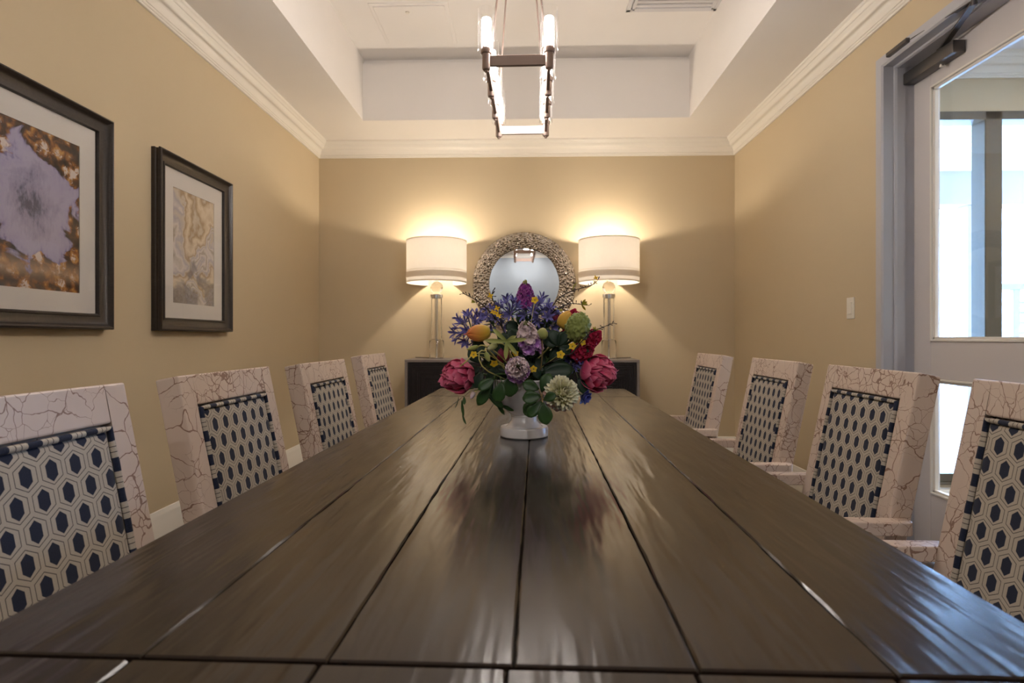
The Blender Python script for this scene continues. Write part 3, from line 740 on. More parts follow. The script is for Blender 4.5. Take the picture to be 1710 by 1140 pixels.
# ------------------------------------------------------------------ round hammered mirror
mc = at(875.3, 473, 4.88)
mr = thing('round_mirror', 'round mirror in a wide hammered silver frame on the back wall', 'mirror', (mc.x, YB, mc.z))
rng = np.random.RandomState(4); R0, R1 = .300, .447
nA, nR = 420, 34
ctr = []
for k in range(9):
    rr = R0+(R1-R0)*(k+.5)/9
    m_ = int(2*PI*rr/.021)
    for j in range(m_):
        a = 2*PI*(j+.5*(k % 2))/m_+rng.uniform(-.35, .35)*2*PI/m_; q = rr+rng.uniform(-.004, .004); ctr.append((q*math.cos(a), q*math.sin(a)))
ctr = np.array(ctr)
ang = 2*PI*np.arange(nA)/nA; out = np.array([R1+.004*noise.noise((math.cos(a)*3, math.sin(a)*3, 0))+.0025*noise.noise((math.cos(a)*14, math.sin(a)*14, 5)) for a in ang])
inn = np.array([R0+.006*noise.noise((math.cos(a)*2, math.sin(a)*2, 8))+.003*noise.noise((math.cos(a)*11, math.sin(a)*11, 3)) for a in ang])
b = NB(); rows = []
for i in range(nR+1):
    t = i/nR; rr = inn+(out-inn)*t; x = rr*np.cos(ang); z = rr*np.sin(ang)
    dome = .028+.022*math.sin(PI*min(1, max(0, t)))**.6
    P = np.stack([x, z], 1); dd = np.sqrt(((P[:, None, :]-ctr[None])**2).sum(2)); f1 = np.sort(dd, 1)[:, :2]
    hgt = -.015*np.clip(f1[:, 0]/.013, 0, 1.25)**1.7
    y = -(dome+hgt)
    if i in (0, nR): y = y*0-.004
    rows.append([b.verts.new((float(x[k]), float(y[k]), float(z[k]))) for k in range(nA)])
for A, B in zip(rows, rows[1:]):
    for k in range(nA): b.faces.new((A[k], B[k], B[(k+1) % nA], A[(k+1) % nA]))
obj('frame', b, M_hammer, mr, 'all')
b = NB(); lathe(b, [(0, .012), (.318, .012)], 96, M=Matrix.Rotation(PI/2, 4, 'X')); obj('mirror_glass', b, M_mirror, mr)

# ------------------------------------------------------------------ chandelier
e0 = at(864.5, 118, 2.15); e1 = at(872.2, 229, 2.872)
ax = (e1-e0); ax.z = 0; cl = ax.length; ax.normalize(); cen = (e0+e1)/2
cz0 = (e0.z+e1.z)/2
cd = thing('chandelier', 'bronze linear chandelier with eight glass tube lights over the table', 'chandelier', (cen.x, cen.y, cz0), math.atan2(-ax.x, ax.y))
hw = .1185; hl = cl/2; st = [-hl+cl*i/3 for i in range(4)]
b = NB()
for sx in (-1, 1): box(b, (sx*hw-.007, -hl, .022), (sx*hw+.007, hl, .056), .0015, 1)
for y in (-hl, hl): box(b, (-hw, y-.007, .016), (hw, y+.007, .056), .0015, 1)
obj('frame', b, M_bronze, cd)
glp = None
for sx in (-1, 1):
    for y in st:
        b = NB(); c = (sx*hw, y, 0)
        lathe(b, [(0, -.006), (.006, -.005), (.007, .0), (.014, .004), (.016, .010), (.016, .062), (.020, .064), (.022, .070), (.022, .078), (.017, .080), (.017, .092), (.0, .092)], 24, c); s = obj('socket', b, M_bronze, cd, True)
        b = NB(); lathe(b, [(0, .0925), (.0185, .0925), (.0185, .190), (.016, .197), (0, .199)], 20, c); obj('light_tube', b, M_tubelight, s, True)
        b = NB(); lathe(b, [(.0325, .076), (.0335, .074), (.0335, .226), (.0345, .230), (.0325, .231), (.0305, .228), (.0305, .078)], 32, c, close=True); obj('glass_shade', b, M_tubeglass, s, True)
b = NB(); topz = ZT-cz0
for sx in (-1, 1):
    for y in (-hl+.42*cl/3, hl-.42*cl/3):
        tube(b, [(sx*hw, y, .05), (sx*.020, y*.12, topz-.02)], .0042, 8)
obj('hanging_rod', b, M_bronze, cd)
b = NB(); box(b, (-.035, -.06, topz-.024), (.035, .06, topz), .004, 2); obj('canopy', b, M_bronze, cd)

# ------------------------------------------------------------------ urn
vc = at(875.3, 727, 1.790); VX, VY = vc.x, vc.y
ur = thing('urn_vase', 'white ceramic footed urn standing on the dining table', 'vase', (VX, VY, TBZ))
b = NB()
prof = [(0, 0.0005), (.072, .0005), (.0755, .004), (.0760, .026), (.0735, .031), (.064, .033), (.058, .031), (.055, .033), (.046, .042), (.0405, .050), (.0395, .062), (.042, .064), (.0425, .067), (.041, .069), (.050, .076), (.066, .086), (.086, .103), (.100, .125), (.106, .150), (.108, .172), (.113, .178), (.112, .182), (.106, .182), (.102, .170), (.098, .14), (.08, .105), (.05, .08), (0, .075)]
lathe(b, prof, 64); obj('body', b, M_ceramic, ur, True)
b = NB(); lathe(b, [(0, .150), (.060, .155), (.0975, .150), (.0975, .140), (0, .140)], 32); obj('moss_bed', b, M_hedge, ur, True)

# ------------------------------------------------------------------ flowers
def petal(bm, Mx, Ln, Wd, curl=.5, cup=.3, point=.3, nu=4, nv=5, base=.25, wav=0.0, mi=0):
    """petal growing along +z from the origin, opening towards +y; curl bends it outwards (+) or back in (-)"""
    uvl = bm.loops.layers.uv.active; rows = []
    ph = random.random()*6
    for j in range(nv+1):
        t = j/nv; a = curl*t
        y = Ln*(t*math.sin(a*.5)); z = Ln*(t*math.cos(a*.5))
        prof = (base+(1-base)*math.sin(min(1, t/.62)*PI/2)) * (1 if t < .62 else (1-((t-.62)/.38)**2.2*(1-.18*(1-point))*(.72+.28*point)))
        w = Wd*max(.03, prof)/2; r = []
        for i in range(nu+1):
            s = i/nu*2-1
            yy = y-cup*w*s*s
            yy += wav*Wd*math.sin(s*5+ph)*t
            r.append((Mx @ Vector((s*w, yy, z)), (i/nu, t)))
        rows.append(r)
    vs = [[bm.verts.new(p) for p, _ in r] for r in rows]
    for j in range(nv):
        for i in range(nu):
            f = bm.faces.new((vs[j][i], vs[j][i+1], vs[j+1][i+1], vs[j+1][i])); f.material_index = mi; f.smooth = True
            for lp, (a, c) in zip(f.loops, ((j, i), (j, i+1), (j+1, i+1), (j+1, i))): lp[uvl].uv = rows[a][c][1]
def fobj(name, bm, mat, parent, label=None):
    me = bpy.data.meshes.new(name); bm.to_mesh(me); bm.free()
    for m in (mat if isinstance(mat, (list, tuple)) else [mat]): me.materials.append(m)
    o = link(bpy.data.objects.new(name, me), parent)
    if label: o['label'] = label
    return o
ROOT = Vector((VX, VY, TBZ+.150))
def flower(name, label, cat, p, group=None):
    return thing(name, label, cat, p, 0, group)
def stem(t, p, mat=M_stem, r=.0025, start=(0, 0, 0), jit=.035, bow=None):
    """stem from the bloom down into the urn (coordinates local to the bloom)"""
    a = random.uniform(0, 2*PI); e = ROOT+Vector((math.cos(a)*jit, math.sin(a)*jit, 0))-p; s = Vector(start)
    mid = s*.5+e*.5+Vector((0, 0, .03)) if bow is None else Vector(bow)
    b = NB(); tube(b, bez(s, mid, e, 10), r, 7); return obj('stem', b, mat, t, 'all')
def outward(p, up=.25, fwd=.0):
    d = p-Vector((VX, VY, TBZ+.17)); d.normalize(); return (d+Vector((0, -fwd, up))).normalized()

def sph(k, n): 
    z = 1-2*(k+.5)/n; a = k*2.399963; r = math.sqrt(1-z*z); return Vector((r*math.cos(a), r*math.sin(a), z))

def peony(label, p, R, d):
    t = flower('peony', label, 'flower', p, 'pink peonies in the urn'); b = NB(); F = frame_of(d)
    for lay, (n, tilt, Ln, Wd, curl, zz) in enumerate(((9, 1.75, 1.02, .80, -2.2, -.55), (10, 1.38, 1.10, .82, -2.0, -.55), (10, 1.0, 1.22, .80, -1.6, -.55), (9, .66, 1.30, .74, -1.25, -.52), (7, .38, 1.32, .62, -.9, -.5), (5, .18, 1.28, .5, -.6, -.5))):
        for k in range(n):
            a = 2*PI*(k+.5*(lay % 2))/n+random.uniform(-.16, .16); tl = tilt+random.uniform(-.14, .14)
            Mx = F @ Matrix.Translation((0, 0, zz*R)) @ Matrix.Rotation(a, 4, 'Z') @ Matrix.Rotation(-tl, 4, 'X')
            petal(b, Mx, Ln*R*random.uniform(.9, 1.08), Wd*R*random.uniform(.88, 1.12), curl, .38, .15, 5, 7, .35, .05)
    o = fobj('bloom', b, P_peony, t); so = o.modifiers.new('thick', 'SOLIDIFY'); so.thickness = .0008
    b = NB()
    for k in range(5):
        Mx = F @ Matrix.Translation((0, 0, -.60*R)) @ Matrix.Rotation(2*PI*k/5, 4, 'Z') @ Matrix.Rotation(-1.5, 4, 'X')
        petal(b, Mx, .75*R, .45*R, -1.2, .3, .9)
    fobj('sepal', b, P_leaf, t)
    stem(t, p, start=F @ Vector((0, 0, -.6*R)), r=.0035); return t

def dahlia(label, p, R, d):
    t = flower('dahlia', label, 'flower', p); F = frame_of(d); b = NB(); n = 180
    for k in range(n):
        v = sph(k, n)
        if v.z < -.62: continue
        low = 1 if v.z < -.18 else 0
        Mx = F @ frame_of(v, random.uniform(-.3, .3)+PI)
        petal(b, Mx @ Matrix.Translation((0, 0, R*.28)), R*.74*random.uniform(.9, 1.06), R*(.27+.14*low), random.uniform(-.6, .15), .7, .15, 4, 4, .4, .03, low)
    o = fobj('bloom', b, [P_dahlia, P_dahlia_low], t)
    b = NB(); bmesh.ops.create_icosphere(b, subdivisions=2, radius=R*.42); fobj('core', b, P_dahlia, o)
    stem(t, p, start=F @ Vector((0, 0, -.3*R)), r=.0035); return t

def tulip(label, p, Ln, d, mat, name='tulip', wide=.62, roll=0, sm=M_stem, g=None):
    t = flower(name, label, 'flower', p, g); F = frame_of(d, roll); b = NB()
    for lay in range(2):
        for k in range(3):
            a = 2*PI*k/3+lay*PI/3
            uvl = b.loops.layers.uv.active; nu, nv = 8, 10; rows = []
            for j in range(nv+1):
                q = j/nv; rr = wide*.5*Ln*(math.sin(min(1, .12+q*.98)*PI)**.62)*(1.0-.07*lay)+.002
                if q > .93: rr *= .9
                hwid = 1.12*math.sin(PI*min(1, q*.82+.18))**.75
                rows.append([(F @ Vector((rr*math.cos(a+s*hwid)*(1.03-.13*s*s), rr*math.sin(a+s*hwid)*(1.03-.13*s*s), (q-.5)*Ln-.09*Ln*abs(s)**1.5*q*q)), (s*.5+.5, q)) for s in [i/nu*2-1 for i in range(nu+1)]])
            vs = [[b.verts.new(c) for c, _ in r] for r in rows]
            for j in range(nv):
                for i in range(nu):
                    f = b.faces.new((vs[j][i], vs[j][i+1], vs[j+1][i+1], vs[j+1][i])); f.smooth = True
                    for lp, (u, v) in zip(f.loops, ((j, i), (j, i+1), (j+1, i+1), (j+1, i))): lp[uvl].uv = rows[u][v][1]
    o = fobj('bloom', b, mat, t); so = o.modifiers.new('thick', 'SOLIDIFY'); so.thickness = .0008
    st_ = F @ Vector((0, 0, -.5*Ln)); stem(t, p, sm, .003, st_, bow=st_+(F.to_3x3() @ Vector((0, 0, -.9*Ln)))); return t

def floret_mesh():
    b = NB(); lathe(b, [(.0012, 0), (.0014, .012), (.003, .022)], 8)
    for k in range(6):
        Mx = Matrix.Translation((0, 0, .018)) @ Matrix.Rotation(2*PI*k/6, 4, 'Z') @ Matrix.Translation((0, .0015, 0)) @ Matrix.Rotation(-.42, 4, 'X')
        petal(b, Mx, .027, .0078 if k % 2 else .0065, .75, .25, .75, 3, 5, .45)
    me = bpy.data.meshes.new('floret'); b.to_mesh(me); b.free(); me.materials.append(P_aga); return me
FLORET = floret_mesh()
def ag_floret_green():
    b = NB(); tube(b, [(0, 0, 0), (0, 0, .03)], .0012, 5); me = bpy.data.meshes.new('pedicel'); b.to_mesh(me); b.free(); me.materials.append(M_stem); return me
def agapanthus(label, p, R, d, n=18, lo=-.25):
    t = flower('agapanthus', label, 'flower', p, 'violet blue agapanthus heads'); F = frame_of(d); q = 0; k = 0; b = NB()
    tot = int(n*2/(1-lo))
    for k in range(tot):
        v = sph(k, tot)
        if v.z < lo: continue
        v = (F.to_3x3() @ v).normalized(); rr = R*random.uniform(.85, 1.05)
        tube(b, [(0, 0, 0), v*(rr-.042)], .0011, 5)
        o = link(bpy.data.objects.new('floret', FLORET), t); o.matrix_local = Matrix.Translation(v*(rr-.044)) @ frame_of(v+Vector((random.uniform(-.2, .2), random.uniform(-.2, .2), random.uniform(-.15, .25))), random.random()*6) @ Matrix.Scale(random.uniform(.9, 1.15), 4)
    obj('pedicels', b, M_stem, t); stem(t, p, r=.0032); return t

def blossom(bm, M0, r, n=5, layers=2, mi=0):
    for l in range(layers):
        for k in range(n):
            Mx = M0 @ Matrix.Rotation(2*PI*(k+.5*l)/n+random.uniform(-.15, .15), 4, 'Z') @ Matrix.Rotation(-(1.15-.5*l), 4, 'X')
            petal(bm, Mx, r*(1-.15*l), r*.95, .4, .25, .05, 4, 3, .35, .14, mi)
def stock(label, p, R, H, d, mats, n=26, name='stock_flower', bud=True):
    t = flower(name, label, 'flower', p, 'stock flowers in the urn'); F = frame_of(d); b = NB()
    for k in range(n):
        q = (k+.5)/n; a = k*2.4; z = (q-.5)*H; r = R*(1-.55*max(0, q-.45)/.55)*random.uniform(.75, 1)
        pos = Vector((r*.55*math.cos(a), r*.55*math.sin(a), z)); dr = Vector((math.cos(a), math.sin(a), .35+1.0*max(0, q-.6)))
        blossom(b, F @ Matrix.Translation(pos) @ frame_of(dr), R*.64*(1-.25*q), mi=(q > (.42 if bud == 2 else 2))*1)
    fobj('blossom', b, mats, t)
    if bud:
        b = NB()
        for k in range(7):
            a = k*2.4; Mx = F @ Matrix.Translation((.004*math.cos(a), .004*math.sin(a), H*.42+.002*k)) @ Matrix.Rotation(a, 4, 'Z') @ Matrix.Rotation(-.5+.04*k, 4, 'X'); petal(b, Mx, .016, .008, -.6, .4, .8)
        fobj('bud_tip', b, P_green if not bud == 2 else P_bud, t)
    stem(t, p, start=F @ Vector((0, 0, -H*.45)), r=.003); return t

def cockscomb(label, p, R, d):
    t = flower('cockscomb', label, 'flower', p); b = NB(); bmesh.ops.create_icosphere(b, subdivisions=5, radius=1.0); F = frame_of(d)
    for v in b.verts:
        c = v.co.copy(); k = noise.noise(c*4.5)*.20+abs(noise.noise(c*9))*.22+noise.noise(c*21)*.05
        v.co = F @ Vector((c.x*R*.86*(1+k), c.y*R*.8*(1+k), c.z*R*1.08*(1+k)))
    for f in b.faces: f.smooth = True
    fobj('plume', b, P_cock, t); stem(t, p, start=F @ Vector((0, 0, -R*.8)), r=.004); return t

def snap(label, p, R, H, d, n=22):
    t = flower('snapdragon', label, 'flower', p, 'crimson snapdragons'); F = frame_of(d); b = NB()
    for k in range(n):
        a = k*2.4; q = (k+.5)/n; pos = Vector((R*.45*math.cos(a), R*.45*math.sin(a), (q-.5)*H)); blossom(b, F @ Matrix.Translation(pos) @ frame_of((math.cos(a), math.sin(a), .3)), R*.6*(1.1-.4*q), 4, 2)
    fobj('blossom', b, P_red, t); stem(t, p, start=F @ Vector((0, 0, -H*.4))); return t

def leaf_mesh(b, M0, Ln, Wd, curl=.35, mi=0): petal(b, M0, Ln, Wd, curl, .22, .62, 4, 7, .12, 0, mi)
def spray(label, p, leaves, mat, sm=M_stem, name='leaf_spray', grp='green leaf sprays in the urn'):
    """leaves: (px, py, d, length, width, dx, dz, fwd): base point of each leaf in the picture and the way it points"""
    t = flower(name, label, 'foliage', p, grp)
    b = NB(); s = NB()
    for lx, ly, dd, Ln, Wd, dx, dz, fy in leaves:
        a = at(lx, ly, dd)-p; dr = Vector((dx, -fy, dz)).normalized()
        nrm = Vector((0, -1, .25)); nrm = (nrm-dr*nrm.dot(dr)).normalized(); xx = (-nrm).cross(dr)
        # local z = leaf direction, local y = away from the eye (the leaf's back)
        Mx = Matrix(((xx.x, -nrm.x, dr.x, a.x), (xx.y, -nrm.y, dr.y, a.y), (xx.z, -nrm.z, dr.z, a.z), (0, 0, 0, 1)))
        b2 = NB(); leaf_mesh(b2, Mx, Ln, Wd, random.uniform(.1, .5)); o = fobj('leaf', b2, mat, t); so = o.modifiers.new('thick', 'SOLIDIFY'); so.thickness = .0006
        tube(s, bez((0, 0, 0), a*.5+Vector((0, .01, .01)), a, 5), .0014, 5)
    obj('stem', s, sm, t); b.free()
    stem(t, p, sm, .0022); return t

def branch(label, pts, p0d, mat=M_twig, leaves=(), blooms=(), r=.0022):
    P = [at(*q) for q in pts]; p = P[0]
    t = flower('flowering_branch', label, 'branch', p, 'dark budding twigs in the urn'); b = NB()
    pp = [q-p for q in P]; fine = []
    for a, c in zip(pp, pp[1:]): fine += [a.lerp(c, i/4) for i in range(4)]
    fine.append(pp[-1]); tube(b, fine, r, 6, r*.45)
    for i, q in enumerate(fine[2:]):
        sd = Vector((random.uniform(-1, 1), random.uniform(-.4, .4), random.uniform(-.3, 1))).normalized(); L_ = random.uniform(.004, .010)
        tube(b, [q, q+sd*L_], .0011, 5, .0008); lathe(b, [(0, 0), (.0016, .0015), (.0018, .003), (0, .0065)], 6, M=Matrix.Translation(q+sd*L_*.8) @ frame_of(sd))
    obj('twig', b, mat, t)
    for (x, y, d, n, L_) in leaves:
        q = at(x, y, d)-p; b = NB()
        for k in range(n):
            dr = Vector((random.uniform(-.3, 1) if x > 875 else random.uniform(-1, .3), random.uniform(-.5, .2), random.uniform(-.6, 1))); leaf_mesh(b, Matrix.Translation(q) @ frame_of(dr, random.random()*6), L_, L_*.33)
        fobj('leaf', b, P_leafy, t)
    for (x, y, d, r_) in blooms:
        q = at(x, y, d)-p; b = NB()
        for k in range(4): petal(b, Matrix.Translation(q) @ frame_of((.1, -1, .3)) @ Matrix.Rotation(PI/2*k+.4, 4, 'Z') @ Matrix.Rotation(-1.05, 4, 'X'), r_, r_*.62, .5, .2, .3, 3, 3, .4)
        fobj('blossom', b, P_yellow, t)
    stem(t, p, mat, r); return t

D0 = 1.79
# peonies and dahlia at the sides and front
p = at(767, 628, 1.74); peony('raspberry pink peony hanging over the pictures side of the urn', p, .074, (-.55, -.75, -.12))
p = at(996, 621, 1.75); peony('raspberry pink peony on the door side of the urn, beside the sideboard end', p, .078, (.62, -.62, -.10))
p = at(937, 657, 1.66); dahlia('large cream and lime dahlia low over the urn rim', p, .052, (.25, -.9, .25))
# tulips
p = at(796, 556, 1.70); tulip('orange tulip lying sideways above the pink peony on the pictures side', p, .078, (-.95, -.25, -.10), P_tulip, roll=.5, g='orange and yellow tulips')
p = at(947, 531, 1.76); tulip('yellow orange tulip half behind the moss green cockscomb', p, .070, (.55, -.1, .70), P_tulip_y, g='orange and yellow tulips')
p = at(840, 592, 1.74); tulip('dark red tulip bud below the lime star flower', p, .060, (-.05, -.5, .85), P_dkred, wide=.62)
p = at(943, 584, 1.74); tulip('maroon round bud beside the yellow blossoms', p, .040, (-.1, -.8, .4), P_dkred, 'flower_bud', .95)
p = at(929, 528, 1.80); tulip('small maroon green bud at the start of the upper twig', p, .028, (-.1, -.6, .6), P_dkred, 'flower_bud', .95)
# agapanthus
p = at(788, 552, 1.80); agapanthus('violet blue agapanthus head behind the sideways orange tulip', p, .076, (-.6, -.35, .35), 22, -.4)
p = at(823, 540, 1.84); agapanthus('violet blue agapanthus head low between the tulip and the lilac stock', p, .070, (-.2, -.4, .7), 15, -.2)
p = at(854, 525, 1.84); agapanthus('violet blue agapanthus head upright below the purple stock', p, .074, (-.15, -.3, .9), 16, -.1)
p = at(893, 524, 1.82); agapanthus('violet blue agapanthus head in front of the mirror glass', p, .078, (.1, -.4, .9), 19, -.2)
p = at(913, 538, 1.80); agapanthus('violet blue agapanthus head beside the yellow chrysanthemum bud', p, .064, (.5, -.4, .6), 15, -.3)
p = at(976, 662, 1.70)
t = flower('delphinium', 'single clear blue bloom under the door side peony', 'flower', p); b = NB()
for l in range(3):
    for k in range(5): petal(b, frame_of((.55, -.55, -.35)) @ Matrix.Translation((0, 0, -.01)) @ Matrix.Rotation(2*PI*(k+l*.5)/5, 4, 'Z') @ Matrix.Rotation(-(.35+.3*l), 4, 'X'), .030, .020, .3, .4, .6, 4, 4, .4)
fobj('bloom', b, P_blue, t); stem(t, p)
p = at(958, 600, 1.76); agapanthus('small violet blue cluster between the crimson snapdragons and the peony', p, .046, (.2, -.8, .2), 8, .2)
# stocks
p = at(877, 494, 1.82); stock('purple stock spike at the very top of the bouquet', p, .034, .062, (0, -.15, 1), [P_stock_p, P_stock_p], 18)
p = at(882, 562, 1.66); stock('lilac and pale pink stock in the centre of the bouquet', p, .040, .075, (-.15, -.55, .75), [P_stock_l, P_stock_w], 18, bud=2)
p = at(864, 615, 1.64); stock('white and violet stock facing the lens above the urn rim', p, .042, .050, (0, -.92, .25), [P_stock_l, P_stock_w], 18, bud=2)
# right-hand cluster
p = at(965, 547, 1.70); cockscomb('moss green cockscomb plume among crimson snapdragons', p, .040, (.15, -.3, .85))
p = at(986, 568, 1.76); snap('crimson snapdragon just outside the moss green cockscomb', p, .032, .060, (.6, -.3, .6))
p = at(972, 588, 1.73); snap('crimson snapdragon low between the cockscomb and the pink peony', p, .032, .050, (.5, -.5, .2))
p = at(957, 541, 1.77); snap('crimson snapdragon peeping out behind the cockscomb plume', p, .034, .075, (.2, -.2, .9), 26)
# lime star flower, buds
p = at(846, 570, 1.62); t = flower('star_flower', 'lime green star flower with long drooping petals', 'flower', p); b = NB()
for k, (dx, dz, L_) in enumerate(((-.75, .7, .052), (-1, .05, .062), (-.05, -1, .050), (.95, .12, .055), (.6, -.75, .046), (.75, .45, .03))):
    dr = Vector((dx, -.25, dz)).normalized(); nrm = Vector((0, -1, 0)); nrm = (nrm-dr*nrm.dot(dr)).normalized(); xx = (-nrm).cross(dr)
    petal(b, Matrix(((xx.x, -nrm.x, dr.x, 0), (xx.y, -nrm.y, dr.y, 0), (xx.z, -nrm.z, dr.z, 0), (0, 0, 0, 1))), L_*1.06, .0125, .45, .35, .95, 4, 7, .5)
fobj('bloom', b, P_green, t); stem(t, p, M_stemy)
def bud(label, p, Ln, wd, d, mat, sm=M_stemy, bow=None, name='flower_bud', r=.0022):
    t = flower(name, label, 'flower bud', p, 'green and pale flower buds'); F = frame_of(d); b = NB()
    lathe(b, [(.001, -.5*Ln), (wd*.38, -.42*Ln), (wd*.5, -.15*Ln), (wd*.46, .1*Ln), (wd*.25, .38*Ln), (0, .5*Ln)], 12, M=F)
    uvl = b.loops.layers.uv.active
    for f in b.faces:
        for lp in f.loops: lp[uvl].uv = (0, ((F.inverted() @ lp.vert.co).z/Ln)+.5)
    obj('bud', b, mat, t, 'all'); b = NB()
    for k in range(4): petal(b, F @ Matrix.Rotation(PI/2*k, 4, 'Z') @ Matrix.Translation((0, wd*.1, -.5*Ln)) @ Matrix.Rotation(-.5, 4, 'X'), Ln*.55, wd*.5, -.8, .4, .9)
    fobj('sepal', b, P_leafy, t)
    s = F @ Vector((0, 0, -.5*Ln)); stem(t, p, sm, r, s, bow=(Vector(bow) if bow else None)); return t
bud('slim green bud pointing at the pictures below the orange tulip', at(789, 581, 1.66), .036, .014, (-.95, -.1, -.25), P_green, bow=(.05, 0, .03))
bud('pale white tipped bud between the orange tulip and the star flower', at(822, 579, 1.63), .034, .020, (-.8, -.4, -.45), P_bud, bow=(.05, 0, .03))
bud('green nodding bud with yellow tip over the pictures side leaves', at(814, 596, 1.63), .030, .016, (.35, -.2, -.9), P_green, bow=(-.02, 0, .06))
bud('round yellow green chrysanthemum bud on a tan stem', at(906, 556, 1.66), .034, .034, (.1, -.35, .9), P_green, M_stemb, bow=(.005, 0, -.09))
bud('pale cream bud half hidden beside the yellow blossom', at(928, 571, 1.72), .026, .018, (.3, -.7, .4), P_bud)
bud('blush pink bud poking out under the pictures side leaves', at(789, 660, 1.72), .026, .015, (-.3, -.4, -.7), P_stock_w)
# small yellow blossoms on pale stems
def yb(label, x, y, d, r_=.018, dirv=(0, -1, .2)):
    p = at(x, y, d); t = flower('yellow_blossom', label, 'flower', p, 'small yellow blossoms'); b = NB()
    for k in range(5): petal(b, frame_of(dirv) @ Matrix.Rotation(2*PI*k/5+x, 4, 'Z') @ Matrix.Rotation(-1.15, 4, 'X'), r_, r_*.85, .5, .2, .2, 3, 3, .4)
    fobj('bloom', b, P_yellow, t); b = NB(); bmesh.ops.create_icosphere(b, subdivisions=1, radius=.0028); fobj('eye', b, P_green, t); stem(t, p, M_stemy, .0012); return t
yb('yellow blossom beside the maroon round bud', 956, 578, 1.68, .012)
yb('yellow blossom between the dark leaf and the maroon round bud', 936, 592, 1.68, .013)
yb('yellow blossom on the agapanthus beside the purple stock', 893, 501, 1.74, .012)
yb('yellow blossom drooping over the pictures side leaves', 825, 606, 1.66, .013, (.2, -.8, -.5))
yb('yellow blossom at the top edge of the pictures side peony', 791, 592, 1.64, .011)
yb('yellow blossom beside the white and violet stock', 891, 616, 1.68, .011)
yb('yellow blossom on the foot of the lower twig', 973, 572, 1.68, .010)
yb('yellow blossom low among the star flower petals', 861, 590, 1.70, .010)
t = flower('cut_stem', 'pale yellow cut stem lying across the pictures side peony', 'stem', at(790, 591, 1.645)); q = at(768, 612, 1.645)-at(790, 591, 1.645); b = NB(); tube(b, [(0, 0, 0), q*.5+Vector((0, 0, -.002)), q], .0022, 7); tube(b, bez((0, 0, 0), (.06, .03, .02), ROOT-at(790, 591, 1.645), 8), .0018, 6); obj('stem', b, M_stemy, t, 'all')
t = flower('curled_stem', 'pale yellow stem curling down beside the green nodding bud', 'stem', at(800, 588, 1.62)); q = at(800, 588, 1.62); b = NB(); tube(b, [at(811, 586, 1.63)-q, at(804, 585, 1.62)-q, Vector((0, 0, 0)), at(800, 600, 1.62)-q, at(805, 611, 1.62)-q, at(815, 620, 1.64)-q, ROOT-q], .002, 7); obj('stem', b, M_stemy, t, 'all')
# twigs
branch('dark twig reaching furthest up towards the door side lamp shade', [(905, 540, 1.82), (920, 516, 1.82), (930, 500, 1.83), (945, 490, 1.83), (963, 483, 1.84), (980, 479, 1.85), (994, 473, 1.85), (999, 466, 1.85)], 0, leaves=[(956, 485, 1.84, 1, .030)], blooms=[(995, 464, 1.84, .009)])
branch('short dark twig with yellow green leaves below the furthest reaching twig', [(905, 545, 1.80), (925, 519, 1.80), (940, 511, 1.80), (954, 506, 1.80), (970, 508, 1.80), (983, 510, 1.80)], 0, leaves=[(971, 509, 1.80, 4, .022), (932, 516, 1.79, 2, .018)])
branch('low dark twig in front of the moss green cockscomb', [(955, 590, 1.66), (972, 569, 1.66), (985, 556, 1.67), (1000, 549, 1.68), (1012, 544, 1.69), (1025, 539, 1.69)], 0, leaves=[(994, 553, 1.68, 3, .015)])
branch('dark twig pointing away to the pictures side lamp', [(835, 540, 1.80), (814, 516, 1.80), (803, 506, 1.80), (792, 499, 1.80), (782, 494, 1.80), (774, 490, 1.80)], 0, leaves=[(794, 505, 1.79, 3, .015)])
branch('upright dark twig with yellow blossoms in front of the mirror frame', [(840, 550, 1.77), (834, 528, 1.77), (829, 515, 1.77), (824, 503, 1.77), (821, 492, 1.77), (823, 485, 1.77)], 0, blooms=[(828, 523, 1.75, .010), (823, 521, 1.75, .009), (830, 515, 1.75, .010), (819, 494, 1.76, .010), (833, 527, 1.75, .009)])
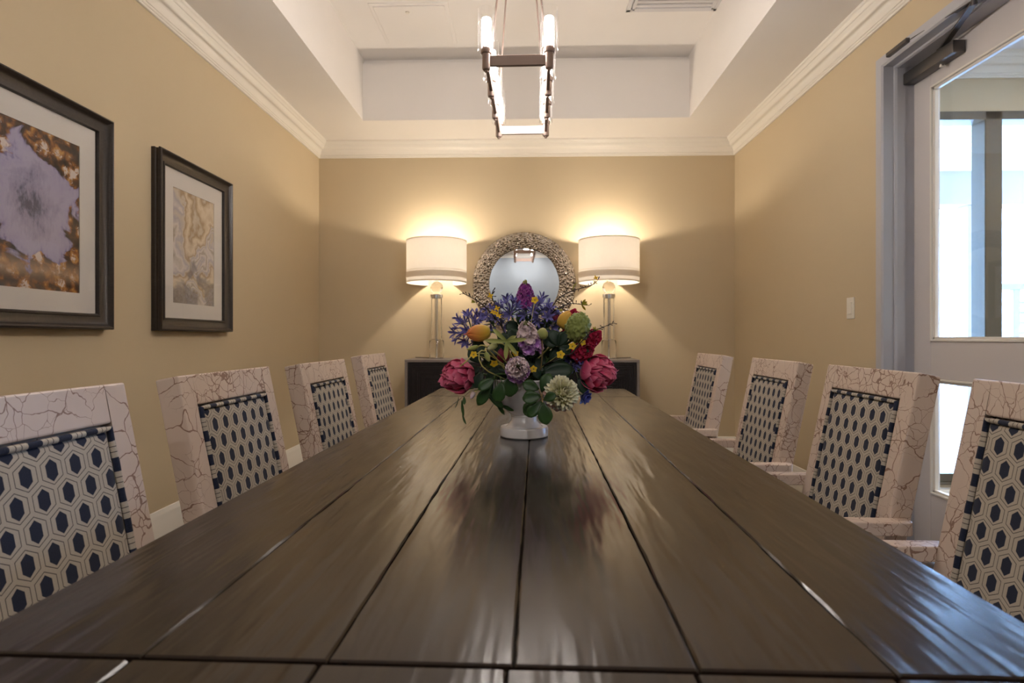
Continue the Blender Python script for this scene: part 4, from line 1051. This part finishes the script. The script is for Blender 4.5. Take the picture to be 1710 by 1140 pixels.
# leaves
spray('dark green leaves hanging over the pictures side of the urn rim', at(828, 625, 1.68),
      [(826, 632, 1.64, .056, .032, -.80, -.50, .25), (820, 642, 1.66, .072, .034, -.55, -.82, .1), (838, 637, 1.62, .062, .038, -.22, -.95, .25), (850, 628, 1.66, .060, .050, .05, -1, .2), (812, 655, 1.70, .070, .022, .75, -.65, .1), (826, 668, 1.72, .055, .012, .55, -.8, 0), (836, 676, 1.72, .045, .012, .85, -.35, 0)], P_leaf)
spray('dark green five leaf spray drooping in front of the urn', at(906, 668, 1.62),
      [(903, 661, 1.60, .052, .040, -1, -.12, .2), (905, 670, 1.60, .058, .034, -.70, -.70, .25), (906, 672, 1.59, .062, .042, .20, -.97, .2), (908, 668, 1.59, .038, .028, .75, .45, .3), (900, 650, 1.64, .050, .036, -.85, .35, .1), (905, 655, 1.66, .060, .040, .3, .75, .1), (898, 676, 1.64, .048, .046, -.65, -.4, 0)], P_leaf, M_stemb)
spray('broad deep green leaf lying behind the cream dahlia', at(925, 615, 1.72), [(905, 622, 1.70, .095, .055, 1, .15, .1), (918, 605, 1.72, .060, .05, .6, .6, .1), (920, 630, 1.73, .07, .05, .9, -.4, 0)], P_leafd)
spray('deep green lobed leaf beside the yellow green chrysanthemum bud', at(930, 575, 1.72), [(932, 578, 1.70, .052, .040, -.35, .95, .1), (932, 578, 1.70, .050, .036, .45, .8, .1), (932, 576, 1.70, .045, .030, -.9, .3, .15), (933, 580, 1.70, .04, .03, .9, -.2, .1)], P_leafd)
for i, (x, y, d, lab) in enumerate(((880, 590, 1.76, 'deep green leaves filling the heart of the bouquet behind the central stock'), (850, 600, 1.76, 'deep green leaves behind the dark red tulip bud'), (910, 590, 1.78, 'deep green leaves behind the tan stemmed bud'), (815, 612, 1.76, 'deep green leaves behind the pictures side peony'), (960, 620, 1.78, 'deep green leaves behind the door side peony'), (880, 560, 1.84, 'deep green leaves behind the agapanthus heads'))):
    lv = []
    for k in range(9):
        a = 2*PI*k/9+i; lv.append((x+14*math.cos(a), y+12*math.sin(a), d-.02*(k % 3), random.uniform(.05, .075), random.uniform(.03, .042), math.cos(a)+random.uniform(-.3, .3), -math.sin(a)+random.uniform(-.3, .3), random.uniform(-.1, .5)))
    spray(lab, at(x, y, d), lv, P_leafd)
p = at(768, 655, 1.73); t = flower('hanging_pods', 'slim green pods hanging below the pictures side peony', 'foliage', p); 
for x, y, L_, dx in ((766, 662, .036, -.25), (771, 668, .048, .10), (775, 662, .024, .02), (772, 690, .034, .30)):
    b = NB(); a = at(x, y, 1.72)-p; leaf_mesh(b, Matrix.Translation(a) @ frame_of((dx, -.05, -1), .4), L_, .011, .15); fobj('pod', b, P_leaf, t)
stem(t, p, start=(.0, 0, 0), r=.0018)
